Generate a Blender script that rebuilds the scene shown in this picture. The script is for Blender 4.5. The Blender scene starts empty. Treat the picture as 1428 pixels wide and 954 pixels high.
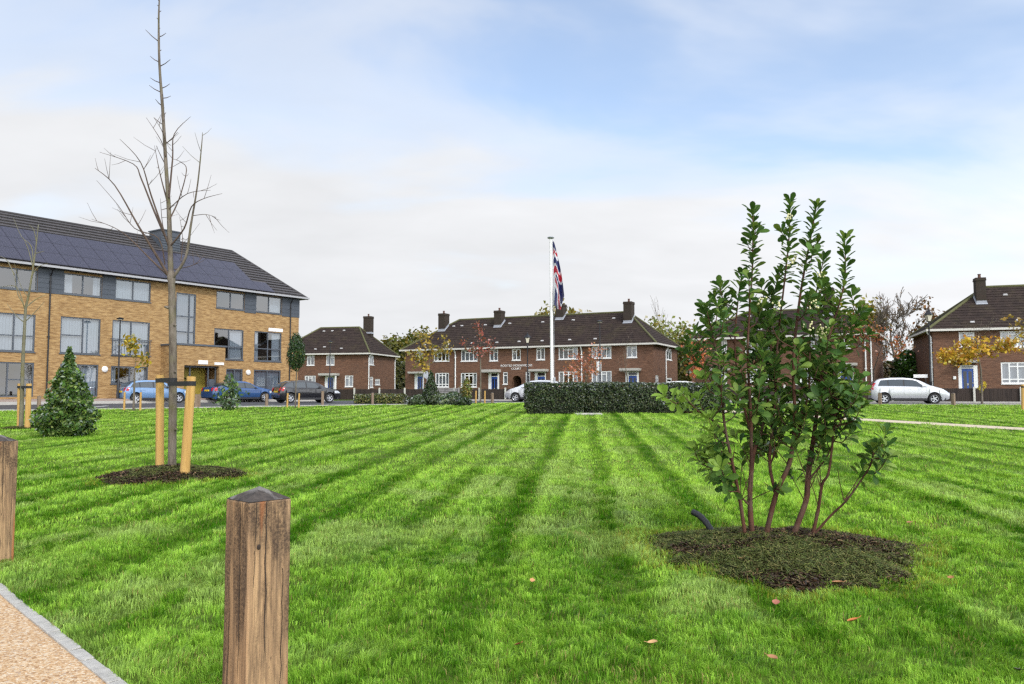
import bpy, math, random
import numpy as np
from mathutils import Vector, Matrix

SC = bpy.context.scene
COL = SC.collection
R = math.radians
PI = math.pi
RNG = random.Random(7)
NR = np.random.default_rng(11)

# ------------------------------------------------------------------ camera
FPX, CU, CV, CAM_Z = 1090.0, 714.0, 477.0, 1.35
PITCH = math.atan(70.0 / FPX)
cam_d = bpy.data.cameras.new("camera")
cam_d.sensor_width = 36.0
cam_d.lens = FPX / 1428.0 * 36.0
cam_d.clip_start = 0.05
cam_d.clip_end = 2000.0
cam = bpy.data.objects.new("camera", cam_d)
COL.objects.link(cam)
cam.location = (0, 0, CAM_Z)
cam.rotation_euler = (PI / 2 + PITCH, 0, 0)
SC.camera = cam


def ray(u, v):
    a = (u - CU) / FPX
    b = (CV - v) / FPX
    cp, sp = math.cos(PITCH), math.sin(PITCH)
    return Vector((a, cp - b * sp, sp + b * cp))


def at(u, v, Y):
    """World point seen at photo pixel (u, v) at distance Y."""
    d = ray(u, v)
    t = Y / d.y
    return Vector((d.x * t, Y, CAM_Z + d.z * t))


def ax(u, Y):
    return at(u, 547, Y).x


# ------------------------------------------------------------------ terrain
LAWN = np.array([(-120, -30), (-45, 22), (-22.6, 34.5), (-17.4, 37), (-11.2, 40), (-6, 42.7), (-3, 46.5), (-.7, 49.3), (2.5, 51),
                 (6, 51.2), (13, 47.6), (20.7, 43.4), (27.4, 41.8), (48, 37), (120, 20)], float)


def lawn_y(x):
    return np.interp(x, LAWN[:, 0], LAWN[:, 1])


def gz(x, y):
    x = np.asarray(x, float)
    y = np.asarray(y, float)
    t = np.clip((y - 5.0) / 37.0, 0, 1)
    z = .66 * (t + .06 * np.sin(2 * PI * t) / PI)
    d = (y - lawn_y(x) - 8.0)
    s = np.clip(d / 3.0, 0, 1)
    s = s * s * (3 - 2 * s)
    w = np.clip((x - 12.0) / 8.0, 0, 1)
    return z + .27 * s * w


def g(x, y):
    return float(gz(x, y))


# ------------------------------------------------------------------ noise
def vnoise(x, y, seed=0):
    xi = np.floor(x).astype(np.int64)
    yi = np.floor(y).astype(np.int64)
    xf = x - xi
    yf = y - yi
    xf = xf * xf * (3 - 2 * xf)
    yf = yf * yf * (3 - 2 * yf)

    def h(a, b):
        n = (a * 374761393 + b * 668265263 + seed * 1442695041) & 0x7fffffff
        n = ((n ^ (n >> 13)) * 1274126177) & 0x7fffffff
        return ((n ^ (n >> 16)) & 0xffff) / 65535.0
    return (h(xi, yi) * (1 - xf) + h(xi + 1, yi) * xf) * (1 - yf) + (h(xi, yi + 1) * (1 - xf) + h(xi + 1, yi + 1) * xf) * yf


def fbm(x, y, seed=0, oct=3):
    s = 0
    x, y = x * .8 - y * .6 + 3.7, x * .6 + y * .8 - 1.3
    a = .5
    tot = 0
    for i in range(oct):
        s = s + a * vnoise(x, y, seed + i * 17)
        x, y = (x * .737 - y * .676) * 2.03 + 5.1, (x * .676 + y * .737) * 2.03 + 2.3
        tot += a
        a *= .55
    return s / tot


# ------------------------------------------------------------------ objects
def tag(o, label=None, cat=None, group=None, kind=None):
    if label:
        o["label"] = label
    if cat:
        o["category"] = cat
    if group:
        o["group"] = group
    if kind:
        o["kind"] = kind
    return o


def empty(name, loc=(0, 0, 0), rz=0.0):
    o = bpy.data.objects.new(name, None)
    o.empty_display_size = .2
    COL.objects.link(o)
    o.location = loc
    o.rotation_euler = (0, 0, rz)
    return o


def thing(name, label, cat, loc=(0, 0, 0), rz=0.0, group=None):
    return tag(empty(name, loc, rz), label, cat, group)


def copy_tree(o, parent=None):
    c = o.copy()
    COL.objects.link(c)
    c.parent = parent
    for ch in list(o.children):
        copy_tree(ch, c)
    return c


class MB:
    def __init__(s):
        s.v, s.f, s.m, s.uv, s.hasuv = [], [], [], [], False

    def face(s, pts, m=0, uv=None):
        i = len(s.v)
        s.v.extend([tuple(p) for p in pts])
        s.f.append(tuple(range(i, i + len(pts))))
        s.m.append(m)
        s.uv.append(uv)
        if uv:
            s.hasuv = True

    def mesh(s, verts, faces, m=0):
        i = len(s.v)
        s.v.extend([tuple(p) for p in verts])
        for f in faces:
            s.f.append(tuple(i + k for k in f))
            s.m.append(m)
            s.uv.append(None)

    def box(s, lo, hi, m=0, M=None, taper=None):
        (x0, y0, z0), (x1, y1, z1) = lo, hi
        P = [Vector(p) for p in ((x0, y0, z0), (x1, y0, z0), (x1, y1, z0), (x0, y1, z0), (x0, y0, z1), (x1, y0, z1), (x1, y1, z1), (x0, y1, z1))]
        if taper:
            cx, cy = (x0 + x1) / 2, (y0 + y1) / 2
            for p in P[4:]:
                p.x = cx + (p.x - cx) * taper
                p.y = cy + (p.y - cy) * taper
        if M is not None:
            P = [M @ p for p in P]
        s.mesh(P, [(3, 2, 1, 0), (4, 5, 6, 7), (0, 1, 5, 4), (1, 2, 6, 5), (2, 3, 7, 6), (3, 0, 4, 7)], m)

    def tube(s, path, radii, n=8, m=0, cap=True):
        path = [Vector(p) for p in path]
        if not isinstance(radii, (list, tuple)):
            radii = [radii] * len(path)
        ref = None
        verts, faces = [], []
        for i, p in enumerate(path):
            d = (path[min(i + 1, len(path) - 1)] - path[max(i - 1, 0)])
            if d.length < 1e-9:
                d = Vector((0, 0, 1))
            d.normalize()
            if ref is None:
                ref = Vector((1, 0, 0)) if abs(d.x) < .8 else Vector((0, 1, 0))
            a = (ref - d * ref.dot(d)).normalized()
            ref = a
            b = d.cross(a)
            for k in range(n):
                t = 2 * PI * k / n
                verts.append(p + (a * math.cos(t) + b * math.sin(t)) * radii[i])
        for i in range(len(path) - 1):
            for k in range(n):
                k2 = (k + 1) % n
                faces.append((i * n + k, i * n + k2, (i + 1) * n + k2, (i + 1) * n + k))
        if cap:
            faces.append(tuple(range(n))[::-1])
            faces.append(tuple((len(path) - 1) * n + k for k in range(n)))
        s.mesh(verts, faces, m)

    def lathe(s, prof, n=16, M=None, m=0, caps=True):
        verts, faces = [], []
        for r, z in prof:
            for k in range(n):
                t = 2 * PI * k / n
                p = Vector((r * math.cos(t), r * math.sin(t), z))
                verts.append(M @ p if M is not None else p)
        for i in range(len(prof) - 1):
            for k in range(n):
                k2 = (k + 1) % n
                faces.append((i * n + k, i * n + k2, (i + 1) * n + k2, (i + 1) * n + k))
        if caps and prof[0][0] > 1e-5:
            faces.append(tuple(range(n))[::-1])
        if caps and prof[-1][0] > 1e-5:
            faces.append(tuple((len(prof) - 1) * n + k for k in range(n)))
        s.mesh(verts, faces, m)

    def build(s, name, mats, parent=None, smooth=None, bevel=0, recalc=True):
        me = bpy.data.meshes.new(name)
        me.from_pydata(s.v, [], s.f)
        if not isinstance(mats, (list, tuple)):
            mats = [mats]
        for mt in mats:
            me.materials.append(mt)
        if len(mats) > 1:
            me.polygons.foreach_set("material_index", s.m)
        if s.hasuv:
            ul = me.uv_layers.new(name="UVMap")
            i = 0
            for fi, f in enumerate(s.f):
                for k in range(len(f)):
                    if s.uv[fi]:
                        ul.data[i].uv = s.uv[fi][k]
                    i += 1
        if recalc or smooth is not None:
            import bmesh
            bm = bmesh.new()
            bm.from_mesh(me)
            if smooth is not None or bevel:
                bmesh.ops.remove_doubles(bm, verts=bm.verts, dist=1e-5)
            bmesh.ops.recalc_face_normals(bm, faces=bm.faces)
            bm.to_mesh(me)
            bm.free()
        me.validate()
        o = bpy.data.objects.new(name, me)
        COL.objects.link(o)
        o.parent = parent
        if smooth is not None:
            for p in me.polygons:
                p.use_smooth = True
            if smooth < 179:
                me.set_sharp_from_angle(angle=R(smooth))
        if bevel:
            md = o.modifiers.new("bevel", "BEVEL")
            md.width = bevel
            md.segments = 2
            md.limit_method = "ANGLE"
        return o


def np_mesh(name, verts, faces, mat, parent=None, cols=None, smooth=False):
    """verts (N,3), faces (F,k) all of one size k; cols (N,3) -> colour attribute Col."""
    me = bpy.data.meshes.new(name)
    verts = np.ascontiguousarray(verts, np.float32)
    faces = np.ascontiguousarray(faces, np.int32)
    k = faces.shape[1]
    me.vertices.add(len(verts))
    me.vertices.foreach_set("co", verts.ravel())
    me.loops.add(faces.size)
    me.loops.foreach_set("vertex_index", faces.ravel())
    me.polygons.add(len(faces))
    me.polygons.foreach_set("loop_start", np.arange(0, faces.size, k, dtype=np.int32))
    me.polygons.foreach_set("loop_total", np.full(len(faces), k, np.int32))
    if smooth:
        me.polygons.foreach_set("use_smooth", np.ones(len(faces), bool))
    if cols is not None:
        at_ = me.attributes.new("Col", "FLOAT_COLOR", "POINT")
        c4 = np.ones((len(verts), 4), np.float32)
        c4[:, :3] = cols
        at_.data.foreach_set("color", c4.ravel())
    me.materials.append(mat)
    me.update()
    me.validate()
    o = bpy.data.objects.new(name, me)
    COL.objects.link(o)
    o.parent = parent
    return o


# ------------------------------------------------------------------ materials
class NT:
    def __init__(s, name):
        s.mat = bpy.data.materials.new(name)
        s.mat.use_nodes = True
        s.t = s.mat.node_tree
        s.t.nodes.clear()
        s.out = s.n("ShaderNodeOutputMaterial")

    def n(s, typ, **kw):
        nd = s.t.nodes.new(typ)
        for k, v in kw.items():
            if k.startswith("i_"):
                key = k[2:].replace("_", " ")
                sock = nd.inputs[int(key)] if key.isdigit() else nd.inputs[key]
                s.put(sock, v)
            else:
                setattr(nd, k, v)
        return nd

    def put(s, sock, v):
        if hasattr(v, "is_output"):
            s.t.links.new(v, sock)
        elif isinstance(v, bpy.types.Node):
            s.t.links.new(v.outputs[0], sock)
        else:
            if isinstance(v, tuple) and len(v) == 3 and sock.type == "RGBA":
                v = v + (1.0,)
            sock.default_value = v

    def mix(s, f, a, b, typ="MIX"):
        nd = s.t.nodes.new("ShaderNodeMix")
        nd.data_type = "RGBA"
        nd.blend_type = typ
        s.put(nd.inputs[0], f)
        s.put(nd.inputs[6], a)
        s.put(nd.inputs[7], b)
        return nd.outputs[2]

    def math(s, op, a, b=None, clamp=False):
        nd = s.t.nodes.new("ShaderNodeMath")
        nd.operation = op
        nd.use_clamp = clamp
        s.put(nd.inputs[0], a)
        if b is not None:
            s.put(nd.inputs[1], b)
        return nd.outputs[0]

    def ramp(s, f, stops, interp="LINEAR"):
        nd = s.t.nodes.new("ShaderNodeValToRGB")
        cr = nd.color_ramp
        cr.interpolation = interp
        while len(cr.elements) < len(stops):
            cr.elements.new(.5)
        for e, (p, c) in zip(cr.elements, stops):
            e.position = p
            if not isinstance(c, tuple):
                c = (c, c, c)
            e.color = c + (1.0,) if len(c) == 3 else c
        s.put(nd.inputs[0], f)
        return nd.outputs[0]

    def noise(s, vec, scale, detail=3, rough=.55, dist=0):
        nd = s.n("ShaderNodeTexNoise")
        nd.inputs["Scale"].default_value = scale
        nd.inputs["Detail"].default_value = detail
        nd.inputs["Roughness"].default_value = rough
        nd.inputs["Distortion"].default_value = dist
        if vec is not None:
            s.put(nd.inputs["Vector"], vec)
        return nd.outputs["Fac"]

    def coord(s, kind="Object"):
        return s.n("ShaderNodeTexCoord").outputs[kind]

    def mapping(s, vec, scale=(1, 1, 1), rot=(0, 0, 0), loc=(0, 0, 0)):
        nd = s.n("ShaderNodeMapping")
        s.put(nd.inputs["Vector"], vec)
        nd.inputs["Scale"].default_value = scale
        nd.inputs["Rotation"].default_value = rot
        nd.inputs["Location"].default_value = loc
        return nd.outputs[0]

    def bump(s, h, strength=.5, dist=.01):
        nd = s.n("ShaderNodeBump")
        nd.inputs["Strength"].default_value = strength
        nd.inputs["Distance"].default_value = dist
        s.put(nd.inputs["Height"], h)
        return nd.outputs[0]

    def pbr(s, color, rough=.6, metal=0.0, normal=None, spec=.5, **kw):
        p = s.n("ShaderNodeBsdfPrincipled")
        s.put(p.inputs["Base Color"], color)
        s.put(p.inputs["Roughness"], rough)
        p.inputs["Metallic"].default_value = metal
        p.inputs["Specular IOR Level"].default_value = spec
        if normal is not None:
            s.put(p.inputs["Normal"], normal)
        for k, v in kw.items():
            s.put(p.inputs[k.replace("_", " ")], v)
        s.t.links.new(p.outputs[0], s.out.inputs[0])
        return s.mat


def simple(name, col, rough=.5, metal=0.0, var=.12, scale=6.0, spec=.5, bump=0.0, coat=0.0):
    t = NT(name)
    c = t.coord("Object")
    nz = t.noise(c, scale, 4, .6)
    a = tuple(x * (1 - var) for x in col)
    b = tuple(min(1, x * (1 + var)) for x in col)
    cc = t.mix(nz, a, b)
    rr = t.math("ADD", t.math("MULTIPLY", nz, .12), rough - .06)
    nm = t.bump(t.noise(c, scale * 6, 3), bump, .01) if bump else None
    kw = {"Coat_Weight": coat, "Coat_Roughness": .08} if coat else {}
    return t.pbr(cc, rr, metal, nm, spec, **kw)


def brick_mat(name, c1, c2, mortar, mottle, bscale=1.0, grime=(.05, .045, .04)):
    t = NT(name)
    uv = t.coord("UV")
    b = t.n("ShaderNodeTexBrick")
    t.put(b.inputs["Vector"], uv)
    b.inputs["Scale"].default_value = 1.0
    b.inputs["Brick Width"].default_value = .225 * bscale
    b.inputs["Row Height"].default_value = .075 * bscale
    b.inputs["Mortar Size"].default_value = .006
    b.inputs["Mortar Smooth"].default_value = .3
    b.inputs["Bias"].default_value = -.1
    t.put(b.inputs["Color1"], c1)
    t.put(b.inputs["Color2"], c2)
    t.put(b.inputs["Mortar"], mortar)
    n1 = t.noise(uv, .9, 5, .62)
    n2 = t.noise(t.mapping(uv, (1.2, 6.5, 1)), 1.6, 4, .7)
    col = t.mix(t.ramp(n2, [(.42, 0), (.62, .75)]), b.outputs["Color"], mottle)
    col = t.mix(t.ramp(n1, [(.5, 0), (.8, .4)]), col, grime)
    nm = t.bump(b.outputs["Fac"], -.4, .006)
    return t.pbr(col, .85, 0, nm, .25)


def tile_mat(name, col, col2, moss, w=.3, h=.3, mossamt=.35, rough=.75, spec=.3):
    t = NT(name)
    uv = t.coord("UV")
    b = t.n("ShaderNodeTexBrick")
    t.put(b.inputs["Vector"], uv)
    b.inputs["Scale"].default_value = 1.0
    b.inputs["Brick Width"].default_value = w
    b.inputs["Row Height"].default_value = h
    b.inputs["Mortar Size"].default_value = .012
    b.inputs["Mortar Smooth"].default_value = .6
    t.put(b.inputs["Color1"], col)
    t.put(b.inputs["Color2"], col2)
    t.put(b.inputs["Mortar"], tuple(x * .5 for x in col))
    n1 = t.noise(uv, .55, 6, .65)
    n2 = t.noise(uv, 3.5, 4, .7)
    m = t.math("MULTIPLY", t.ramp(n1, [(.48, 0), (.7, 1)]), t.ramp(n2, [(.35, 0), (.65, 1)]))
    cc = t.mix(t.math("MULTIPLY", m, mossamt), b.outputs["Color"], moss)
    nm = t.bump(b.outputs["Fac"], -.5, .012)
    return t.pbr(cc, rough, 0, nm, spec)


def leaf_mat(name, gloss=.25, rough=.4, transl=.35):
    t = NT(name)
    a = t.n("ShaderNodeAttribute", attribute_name="Col")
    col = a.outputs["Color"]
    d = t.n("ShaderNodeBsdfDiffuse")
    t.put(d.inputs[0], col)
    tr = t.n("ShaderNodeBsdfTranslucent")
    t.put(tr.inputs[0], t.mix(1.0, col, (1.15, 1.1, .6), "MULTIPLY"))
    mx = t.n("ShaderNodeMixShader")
    mx.inputs[0].default_value = transl
    t.t.links.new(d.outputs[0], mx.inputs[1])
    t.t.links.new(tr.outputs[0], mx.inputs[2])
    gl = t.n("ShaderNodeBsdfGlossy")
    gl.inputs["Roughness"].default_value = rough
    gl.inputs[0].default_value = (1, 1, 1, 1)
    fr = t.n("ShaderNodeFresnel")
    fr.inputs[0].default_value = 1.4
    m2 = t.n("ShaderNodeMixShader")
    t.put(m2.inputs[0], t.math("MULTIPLY", fr.outputs[0], gloss))
    t.t.links.new(mx.outputs[0], m2.inputs[1])
    t.t.links.new(gl.outputs[0], m2.inputs[2])
    t.t.links.new(m2.outputs[0], t.out.inputs[0])
    return t.mat


def glass_mat(name, tint=(.75, .8, .82), refl=.22):
    t = NT(name)
    tr = t.n("ShaderNodeBsdfTransparent")
    t.put(tr.inputs[0], tint)
    gl = t.n("ShaderNodeBsdfGlossy")
    gl.inputs["Roughness"].default_value = .02
    lw = t.n("ShaderNodeLayerWeight")
    lw.inputs[0].default_value = .35
    f = t.math("ADD", t.math("MULTIPLY", lw.outputs["Facing"], .5), refl, True)
    mx = t.n("ShaderNodeMixShader")
    t.put(mx.inputs[0], f)
    t.t.links.new(tr.outputs[0], mx.inputs[1])
    t.t.links.new(gl.outputs[0], mx.inputs[2])
    t.t.links.new(mx.outputs[0], t.out.inputs[0])
    return t.mat


def bark_mat(name, c1, c2, moss=None, scale=9):
    t = NT(name)
    c = t.coord("Object")
    n1 = t.noise(t.mapping(c, (1, 1, .25)), scale, 5, .65)
    n2 = t.noise(c, scale * .25, 3)
    col = t.mix(t.ramp(n1, [(.35, 0), (.65, 1)]), c1, c2)
    if moss:
        col = t.mix(t.ramp(n2, [(.5, 0), (.68, .7)]), col, moss)
    return t.pbr(col, .85, 0, t.bump(n1, .6, .01), .2)


M = {}
M["white"] = simple("white_upvc", (.78, .78, .76), .35, var=.04)
M["cream"] = simple("cream_paint", (.70, .67, .55), .45, var=.05)
M["gutter"] = simple("painted_gutter", (.58, .56, .50), .5, var=.1, scale=2)
M["greyframe"] = simple("grey_window_frame", (.075, .085, .10), .4, var=.08)
M["cladding"] = simple("slate_grey_boarding", (.06, .07, .085), .55, var=.15, scale=2)
M["blue_door"] = simple("royal_blue_door", (.015, .07, .32), .35, var=.06)
M["darkglass"] = simple("dark_door_glass", (.02, .022, .028), .08, var=.1)
M["lead"] = simple("lead_flashing", (.30, .315, .34), .5, var=.2, scale=3)
M["brick_red"] = brick_mat("brown_brick", (.195, .096, .056), (.138, .070, .044), (.19, .13, .095), (.09, .046, .031))
M["brick_buff"] = brick_mat("buff_brick", (.43, .275, .115), (.34, .20, .075), (.42, .31, .18), (.17, .088, .035), grime=(.20, .12, .055))
M["tile"] = tile_mat("brown_roof_tile", (.046, .033, .028), (.030, .022, .020), (.082, .072, .032), mossamt=.45, rough=.92, spec=.12)
M["slate"] = tile_mat("grey_roof_tile", (.085, .078, .078), (.070, .065, .066), (.07, .07, .07), .33, .34, .1, .5)
M["chimney"] = brick_mat("chimney_brick", (.048, .031, .024), (.036, .025, .02), (.048, .04, .034), (.035, .032, .02))
M["ridge"] = simple("mossy_ridge_tile", (.085, .085, .032), .9, var=.5, scale=1.5)
M["pot"] = simple("clay_pot", (.11, .055, .038), .8)
M["black"] = simple("black_metal", (.012, .012, .014), .4)
M["rubber"] = simple("black_rubber", (.014, .014, .015), .75)
M["glass"] = glass_mat("window_glass", (.72, .77, .80), .13)
M["glass_blue"] = glass_mat("coated_window_glass", (.56, .62, .68), .13)
M["curtain"] = simple("white_curtain", (.58, .58, .57), .9, var=.06, scale=3)
M["net"] = simple("net_curtain", (.34, .36, .385), .9, var=.1, scale=5)
M["vent"] = simple("pale_vent", (.52, .51, .50), .6)
M["concrete"] = simple("concrete", (.42, .40, .36), .85, var=.15, scale=4, bump=.3)
M["galv"] = simple("galvanised_steel", (.38, .40, .42), .45, .6, var=.1)
M["soffit"] = simple("dark_soffit", (.04, .042, .045), .6)


def panel_mat():
    t = NT("solar_glass")
    uv = t.coord("UV")
    b = t.n("ShaderNodeTexBrick", offset=0.0)
    t.put(b.inputs["Vector"], uv)
    b.inputs["Scale"].default_value = 1.0
    b.inputs["Brick Width"].default_value = .165
    b.inputs["Row Height"].default_value = .165
    b.inputs["Mortar Size"].default_value = .006
    t.put(b.inputs["Color1"], (.022, .020, .036))
    t.put(b.inputs["Color2"], (.030, .027, .046))
    t.put(b.inputs["Mortar"], (.07, .068, .085))
    return t.pbr(b.outputs["Color"], .32, 0, None, .6)


M["solar"] = panel_mat()


def wood_mat(name, c1, c2, dark, stain=None, ring=30, gr=.9):
    t = NT(name)
    c = t.coord("Object")
    st = t.mapping(c, (1, 1, .06))
    w = t.noise(st, ring, 6, .65, .6)
    w2 = t.noise(t.mapping(c, (1, 1, .12)), ring * .25, 4, .6, 1.2)
    col = t.mix(t.ramp(w, [(.3, 0), (.7, 1)]), c1, c2)
    col = t.mix(t.ramp(w2, [(.5, 0), (.66, gr)]), col, dark)
    if stain:
        w3 = t.noise(t.mapping(c, (1, 1, .1), loc=(3.1, 1.7, .4)), ring * .22, 3, .5, .8)
        col = t.mix(t.ramp(w3, [(.56, 0), (.64, .85)]), col, stain)
    sp = t.noise(c, 70, 2, .5)
    col = t.mix(t.ramp(sp, [(.66, 0), (.74, .6)]), col, tuple(x * .4 for x in dark))
    h = t.math("ADD", w, t.math("MULTIPLY", w2, .6))
    return t.pbr(col, .8, 0, t.bump(h, .7, .006), .25)


def oak_mat():
    t = NT("weathered_oak")
    c = t.coord("Object")
    fib = t.noise(t.mapping(c, (1, 1, .035)), 75, 5, .7, .4)
    grain = t.noise(t.mapping(c, (1, 1, .05)), 22, 5, .65, 1.5)
    col = t.mix(t.ramp(grain, [(.32, 0), (.68, 1)]), (.50, .325, .17), (.33, .205, .11))
    col = t.mix(t.ramp(fib, [(.38, .75), (.56, 0)]), col, (.13, .085, .052))
    grey = t.noise(t.mapping(c, (1, 1, .3), loc=(.7, .2, 0)), 6, 4, .6)
    col = t.mix(t.ramp(grey, [(.55, 0), (.8, .35)]), col, (.30, .245, .19))
    st = t.noise(t.mapping(c, (1, 1, .16), loc=(2.3, .9, .37)), 9, 5, .62, .9)
    speck = t.noise(c, 95, 4, .7)
    stm = t.math("MULTIPLY", t.ramp(st, [(.47, 0), (.60, 1)]), t.ramp(speck, [(.32, .35), (.6, 1)]))
    col = t.mix(t.math("MULTIPLY", stm, .92), col, (.052, .034, .024))
    rd = t.noise(t.mapping(c, (1, 1, .09), loc=(5.1, 3.7, .2)), 9, 4, .5, .6)
    col = t.mix(t.ramp(rd, [(.57, 0), (.64, .85)]), col, (.34, .12, .04))
    ch = t.noise(t.mapping(c, (1, 1, .4)), 60, 2, .5)
    col = t.mix(t.ramp(ch, [(.70, 0), (.76, .8)]), col, (.05, .033, .022))
    h = t.math("ADD", t.math("MULTIPLY", fib, .6), t.math("ADD", grain, t.math("MULTIPLY", speck, .25)))
    return t.pbr(col, .8, 0, t.bump(h, .9, .006), .25)


M["oak"] = oak_mat()
M["oak_top"] = wood_mat("blackened_end_grain", (.082, .068, .058), (.042, .036, .032), (.02, .018, .018), (.17, .16, .15), 40)
M["crack"] = simple("split_wood", (.03, .02, .014), .9)
M["stake"] = wood_mat("fresh_softwood", (.57, .36, .125), (.46, .27, .08), (.28, .14, .045), None, 24, .55)
M["fence"] = wood_mat("dark_fence_board", (.055, .04, .032), (.038, .029, .025), (.024, .019, .017), None, 12)
M["bench"] = wood_mat("silvered_bench_wood", (.26, .25, .24), (.18, .175, .17), (.1, .1, .1), None, 14)
M["bark_grey"] = bark_mat("grey_bark", (.20, .17, .135), (.085, .068, .052), (.12, .115, .045), 14)
M["bark_twig"] = bark_mat("twig_bark", (.12, .085, .065), (.07, .05, .04))
M["bark_red"] = bark_mat("red_bark", (.125, .056, .034), (.055, .026, .019), (.13, .10, .075), 14)
M["bark_dark"] = bark_mat("dark_bark", (.07, .055, .042), (.045, .036, .03))
M["leaf"] = leaf_mat("leaf", .12, .5, .3)
M["leaf_gloss"] = leaf_mat("glossy_leaf", .24, .38, .28)
M["grass"] = leaf_mat("grass_blade", .05, .5, .45)
M["chip"] = leaf_mat("bark_chip", .03, .6, .0)
# ------------------------------------------------------------------ facade helpers
class Fr:
    """Facade frame: s runs right along the wall, d out of it, z up."""

    def __init__(s, O, dx):
        s.O = Vector((O[0], O[1], 0))
        s.dx = Vector((dx[0], dx[1], 0)).normalized()
        s.n = Vector((s.dx.y, -s.dx.x, 0))

    def p(s, a, d, z):
        return s.O + s.dx * a + s.n * d + Vector((0, 0, z))

    def px(s, u, v):
        r = ray(u, v)
        C = Vector((0, 0, CAM_Z))
        t = (s.O - C).dot(s.n) / r.dot(s.n)
        P = C + r * t
        return (P - s.O).dot(s.dx), P.z

    def rect(s, u0, v0, u1, v1):
        a0, _ = s.px(u0, v0)
        a1, _ = s.px(u1, v1)
        um = (u0 + u1) / 2
        return [a0, a1, s.px(um, v1)[1], s.px(um, v0)[1]]

    def box(s, mb, a0, a1, d0, d1, z0, z1, m=0):
        P = [s.p(a, d, z) for z in (z0, z1) for (a, d) in ((a0, d1), (a1, d1), (a1, d0), (a0, d0))]
        mb.mesh(P, [(3, 2, 1, 0), (4, 5, 6, 7), (0, 1, 5, 4), (1, 2, 6, 5), (2, 3, 7, 6), (3, 0, 4, 7)], m)


def wall(mb, fr, a0, a1, z0, z1, holes, depth=.11, m=0):
    A = sorted({a0, a1, *[h[0] for h in holes], *[h[1] for h in holes]})
    Z = sorted({z0, z1, *[h[2] for h in holes], *[h[3] for h in holes]})
    A = [a for a in A if a0 - 1e-6 <= a <= a1 + 1e-6]
    Z = [z for z in Z if z0 - 1e-6 <= z <= z1 + 1e-6]
    for i in range(len(A) - 1):
        for j in range(len(Z) - 1):
            ca, cz = (A[i] + A[i + 1]) / 2, (Z[j] + Z[j + 1]) / 2
            if any(h[0] < ca < h[1] and h[2] < cz < h[3] for h in holes):
                continue
            q = [(A[i], Z[j]), (A[i + 1], Z[j]), (A[i + 1], Z[j + 1]), (A[i], Z[j + 1])]
            mb.face([fr.p(a, 0, z) for a, z in q], m, q)
    for h in holes:
        b0, b1, y0, y1 = h
        for (p, q) in (((b0, y0), (b0, y1)), ((b1, y0), (b1, y1)), ((b0, y0), (b1, y0)), ((b0, y1), (b1, y1))):
            mb.face([fr.p(p[0], 0, p[1]), fr.p(q[0], 0, q[1]), fr.p(q[0], -depth, q[1]), fr.p(p[0], -depth, p[1])], m,
                    [(p[0], p[1]), (q[0], q[1]), (q[0] + depth, q[1]), (p[0] + depth, p[1])])


def window(parent, fr, o, cols=(0, 1), transom=None, mat="white", fw=.06, glass="glass", curtain="net", sill=True, lowbar=None, seed=0):
    """One window: frame mesh with pane, curtain and sill as its pieces. cols: mullion fractions incl 0 and 1; transom: per column list of fractions."""
    rg = random.Random(seed + int(abs(o[0]) * 1000))
    a0, a1, z0, z1 = o
    W, H = a1 - a0, z1 - z0
    f = MB()
    d0, d1 = -.105, -.03
    fr.box(f, a0, a0 + fw, d0, d1, z0, z1)
    fr.box(f, a1 - fw, a1, d0, d1, z0, z1)
    fr.box(f, a0 + fw, a1 - fw, d0, d1, z0, z0 + fw)
    fr.box(f, a0 + fw, a1 - fw, d0, d1, z1 - fw, z1)
    for c in cols[1:-1]:
        x = a0 + W * c
        fr.box(f, x - fw * .5, x + fw * .5, d0, d1 - .004, z0 + fw, z1 - fw)
    if transom:
        for i, ts in enumerate(transom):
            xa, xb = a0 + W * cols[i] + fw * .5, a0 + W * cols[i + 1] - fw * .5
            for tt in ts:
                z = z0 + H * tt
                fr.box(f, xa, xb, d0 + .004, d1 - .008, z - fw * .45, z + fw * .45)
    w = f.build("window", M[mat], parent)
    g_ = MB()
    g_.face([fr.p(a0 + .02, -.07, z0 + .02), fr.p(a1 - .02, -.07, z0 + .02), fr.p(a1 - .02, -.07, z1 - .02), fr.p(a0 + .02, -.07, z1 - .02)])
    g_.build("pane", M[glass], w, recalc=False)
    if curtain:
        c = MB()
        cm = M["curtain"]

        def drape(xa, xb, dd, full=1.0):
            n = max(8, int((xb - xa) / .05))
            zt, zb = z1 - .03, z0 + .04 + (1 - full) * H
            for k in range(n):
                p, q = xa + (xb - xa) * k / n, xa + (xb - xa) * (k + 1) / n
                e0 = dd + .022 * math.sin(k * 1.9) + .01 * math.sin(k * .7)
                e1 = dd + .022 * math.sin((k + 1) * 1.9) + .01 * math.sin((k + 1) * .7)
                c.face([fr.p(p, e0, zb), fr.p(q, e1, zb), fr.p(q, e1, zt), fr.p(p, e0, zt)])
        if curtain == "net":
            drape(a0 + .02, a1 - .02, -.2)
            cm = M["net"]
        elif curtain == "sides":
            k1, k2 = rg.uniform(.16, .3), rg.uniform(.16, .34)
            drape(a0 + .02, a0 + W * k1, -.22)
            c.build("curtain", cm, w, recalc=False)
            c = MB()
            drape(a1 - W * k2, a1 - .02, -.22)
        elif curtain == "right":
            drape(a0 + W * .58, a1 - .02, -.22)
        elif curtain == "left":
            drape(a0 + .02, a0 + W * .4, -.22)
        elif curtain == "full":
            drape(a0 + .02, a1 - .02, -.2)
        c.build("curtain", cm, w, recalc=False)
    if sill:
        s_ = MB()
        fr.box(s_, a0 - .04, a1 + .04, -.03, .05, z0 - .06, z0 - .002)
        s_.build("sill", M[mat], w)
    return w


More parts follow.
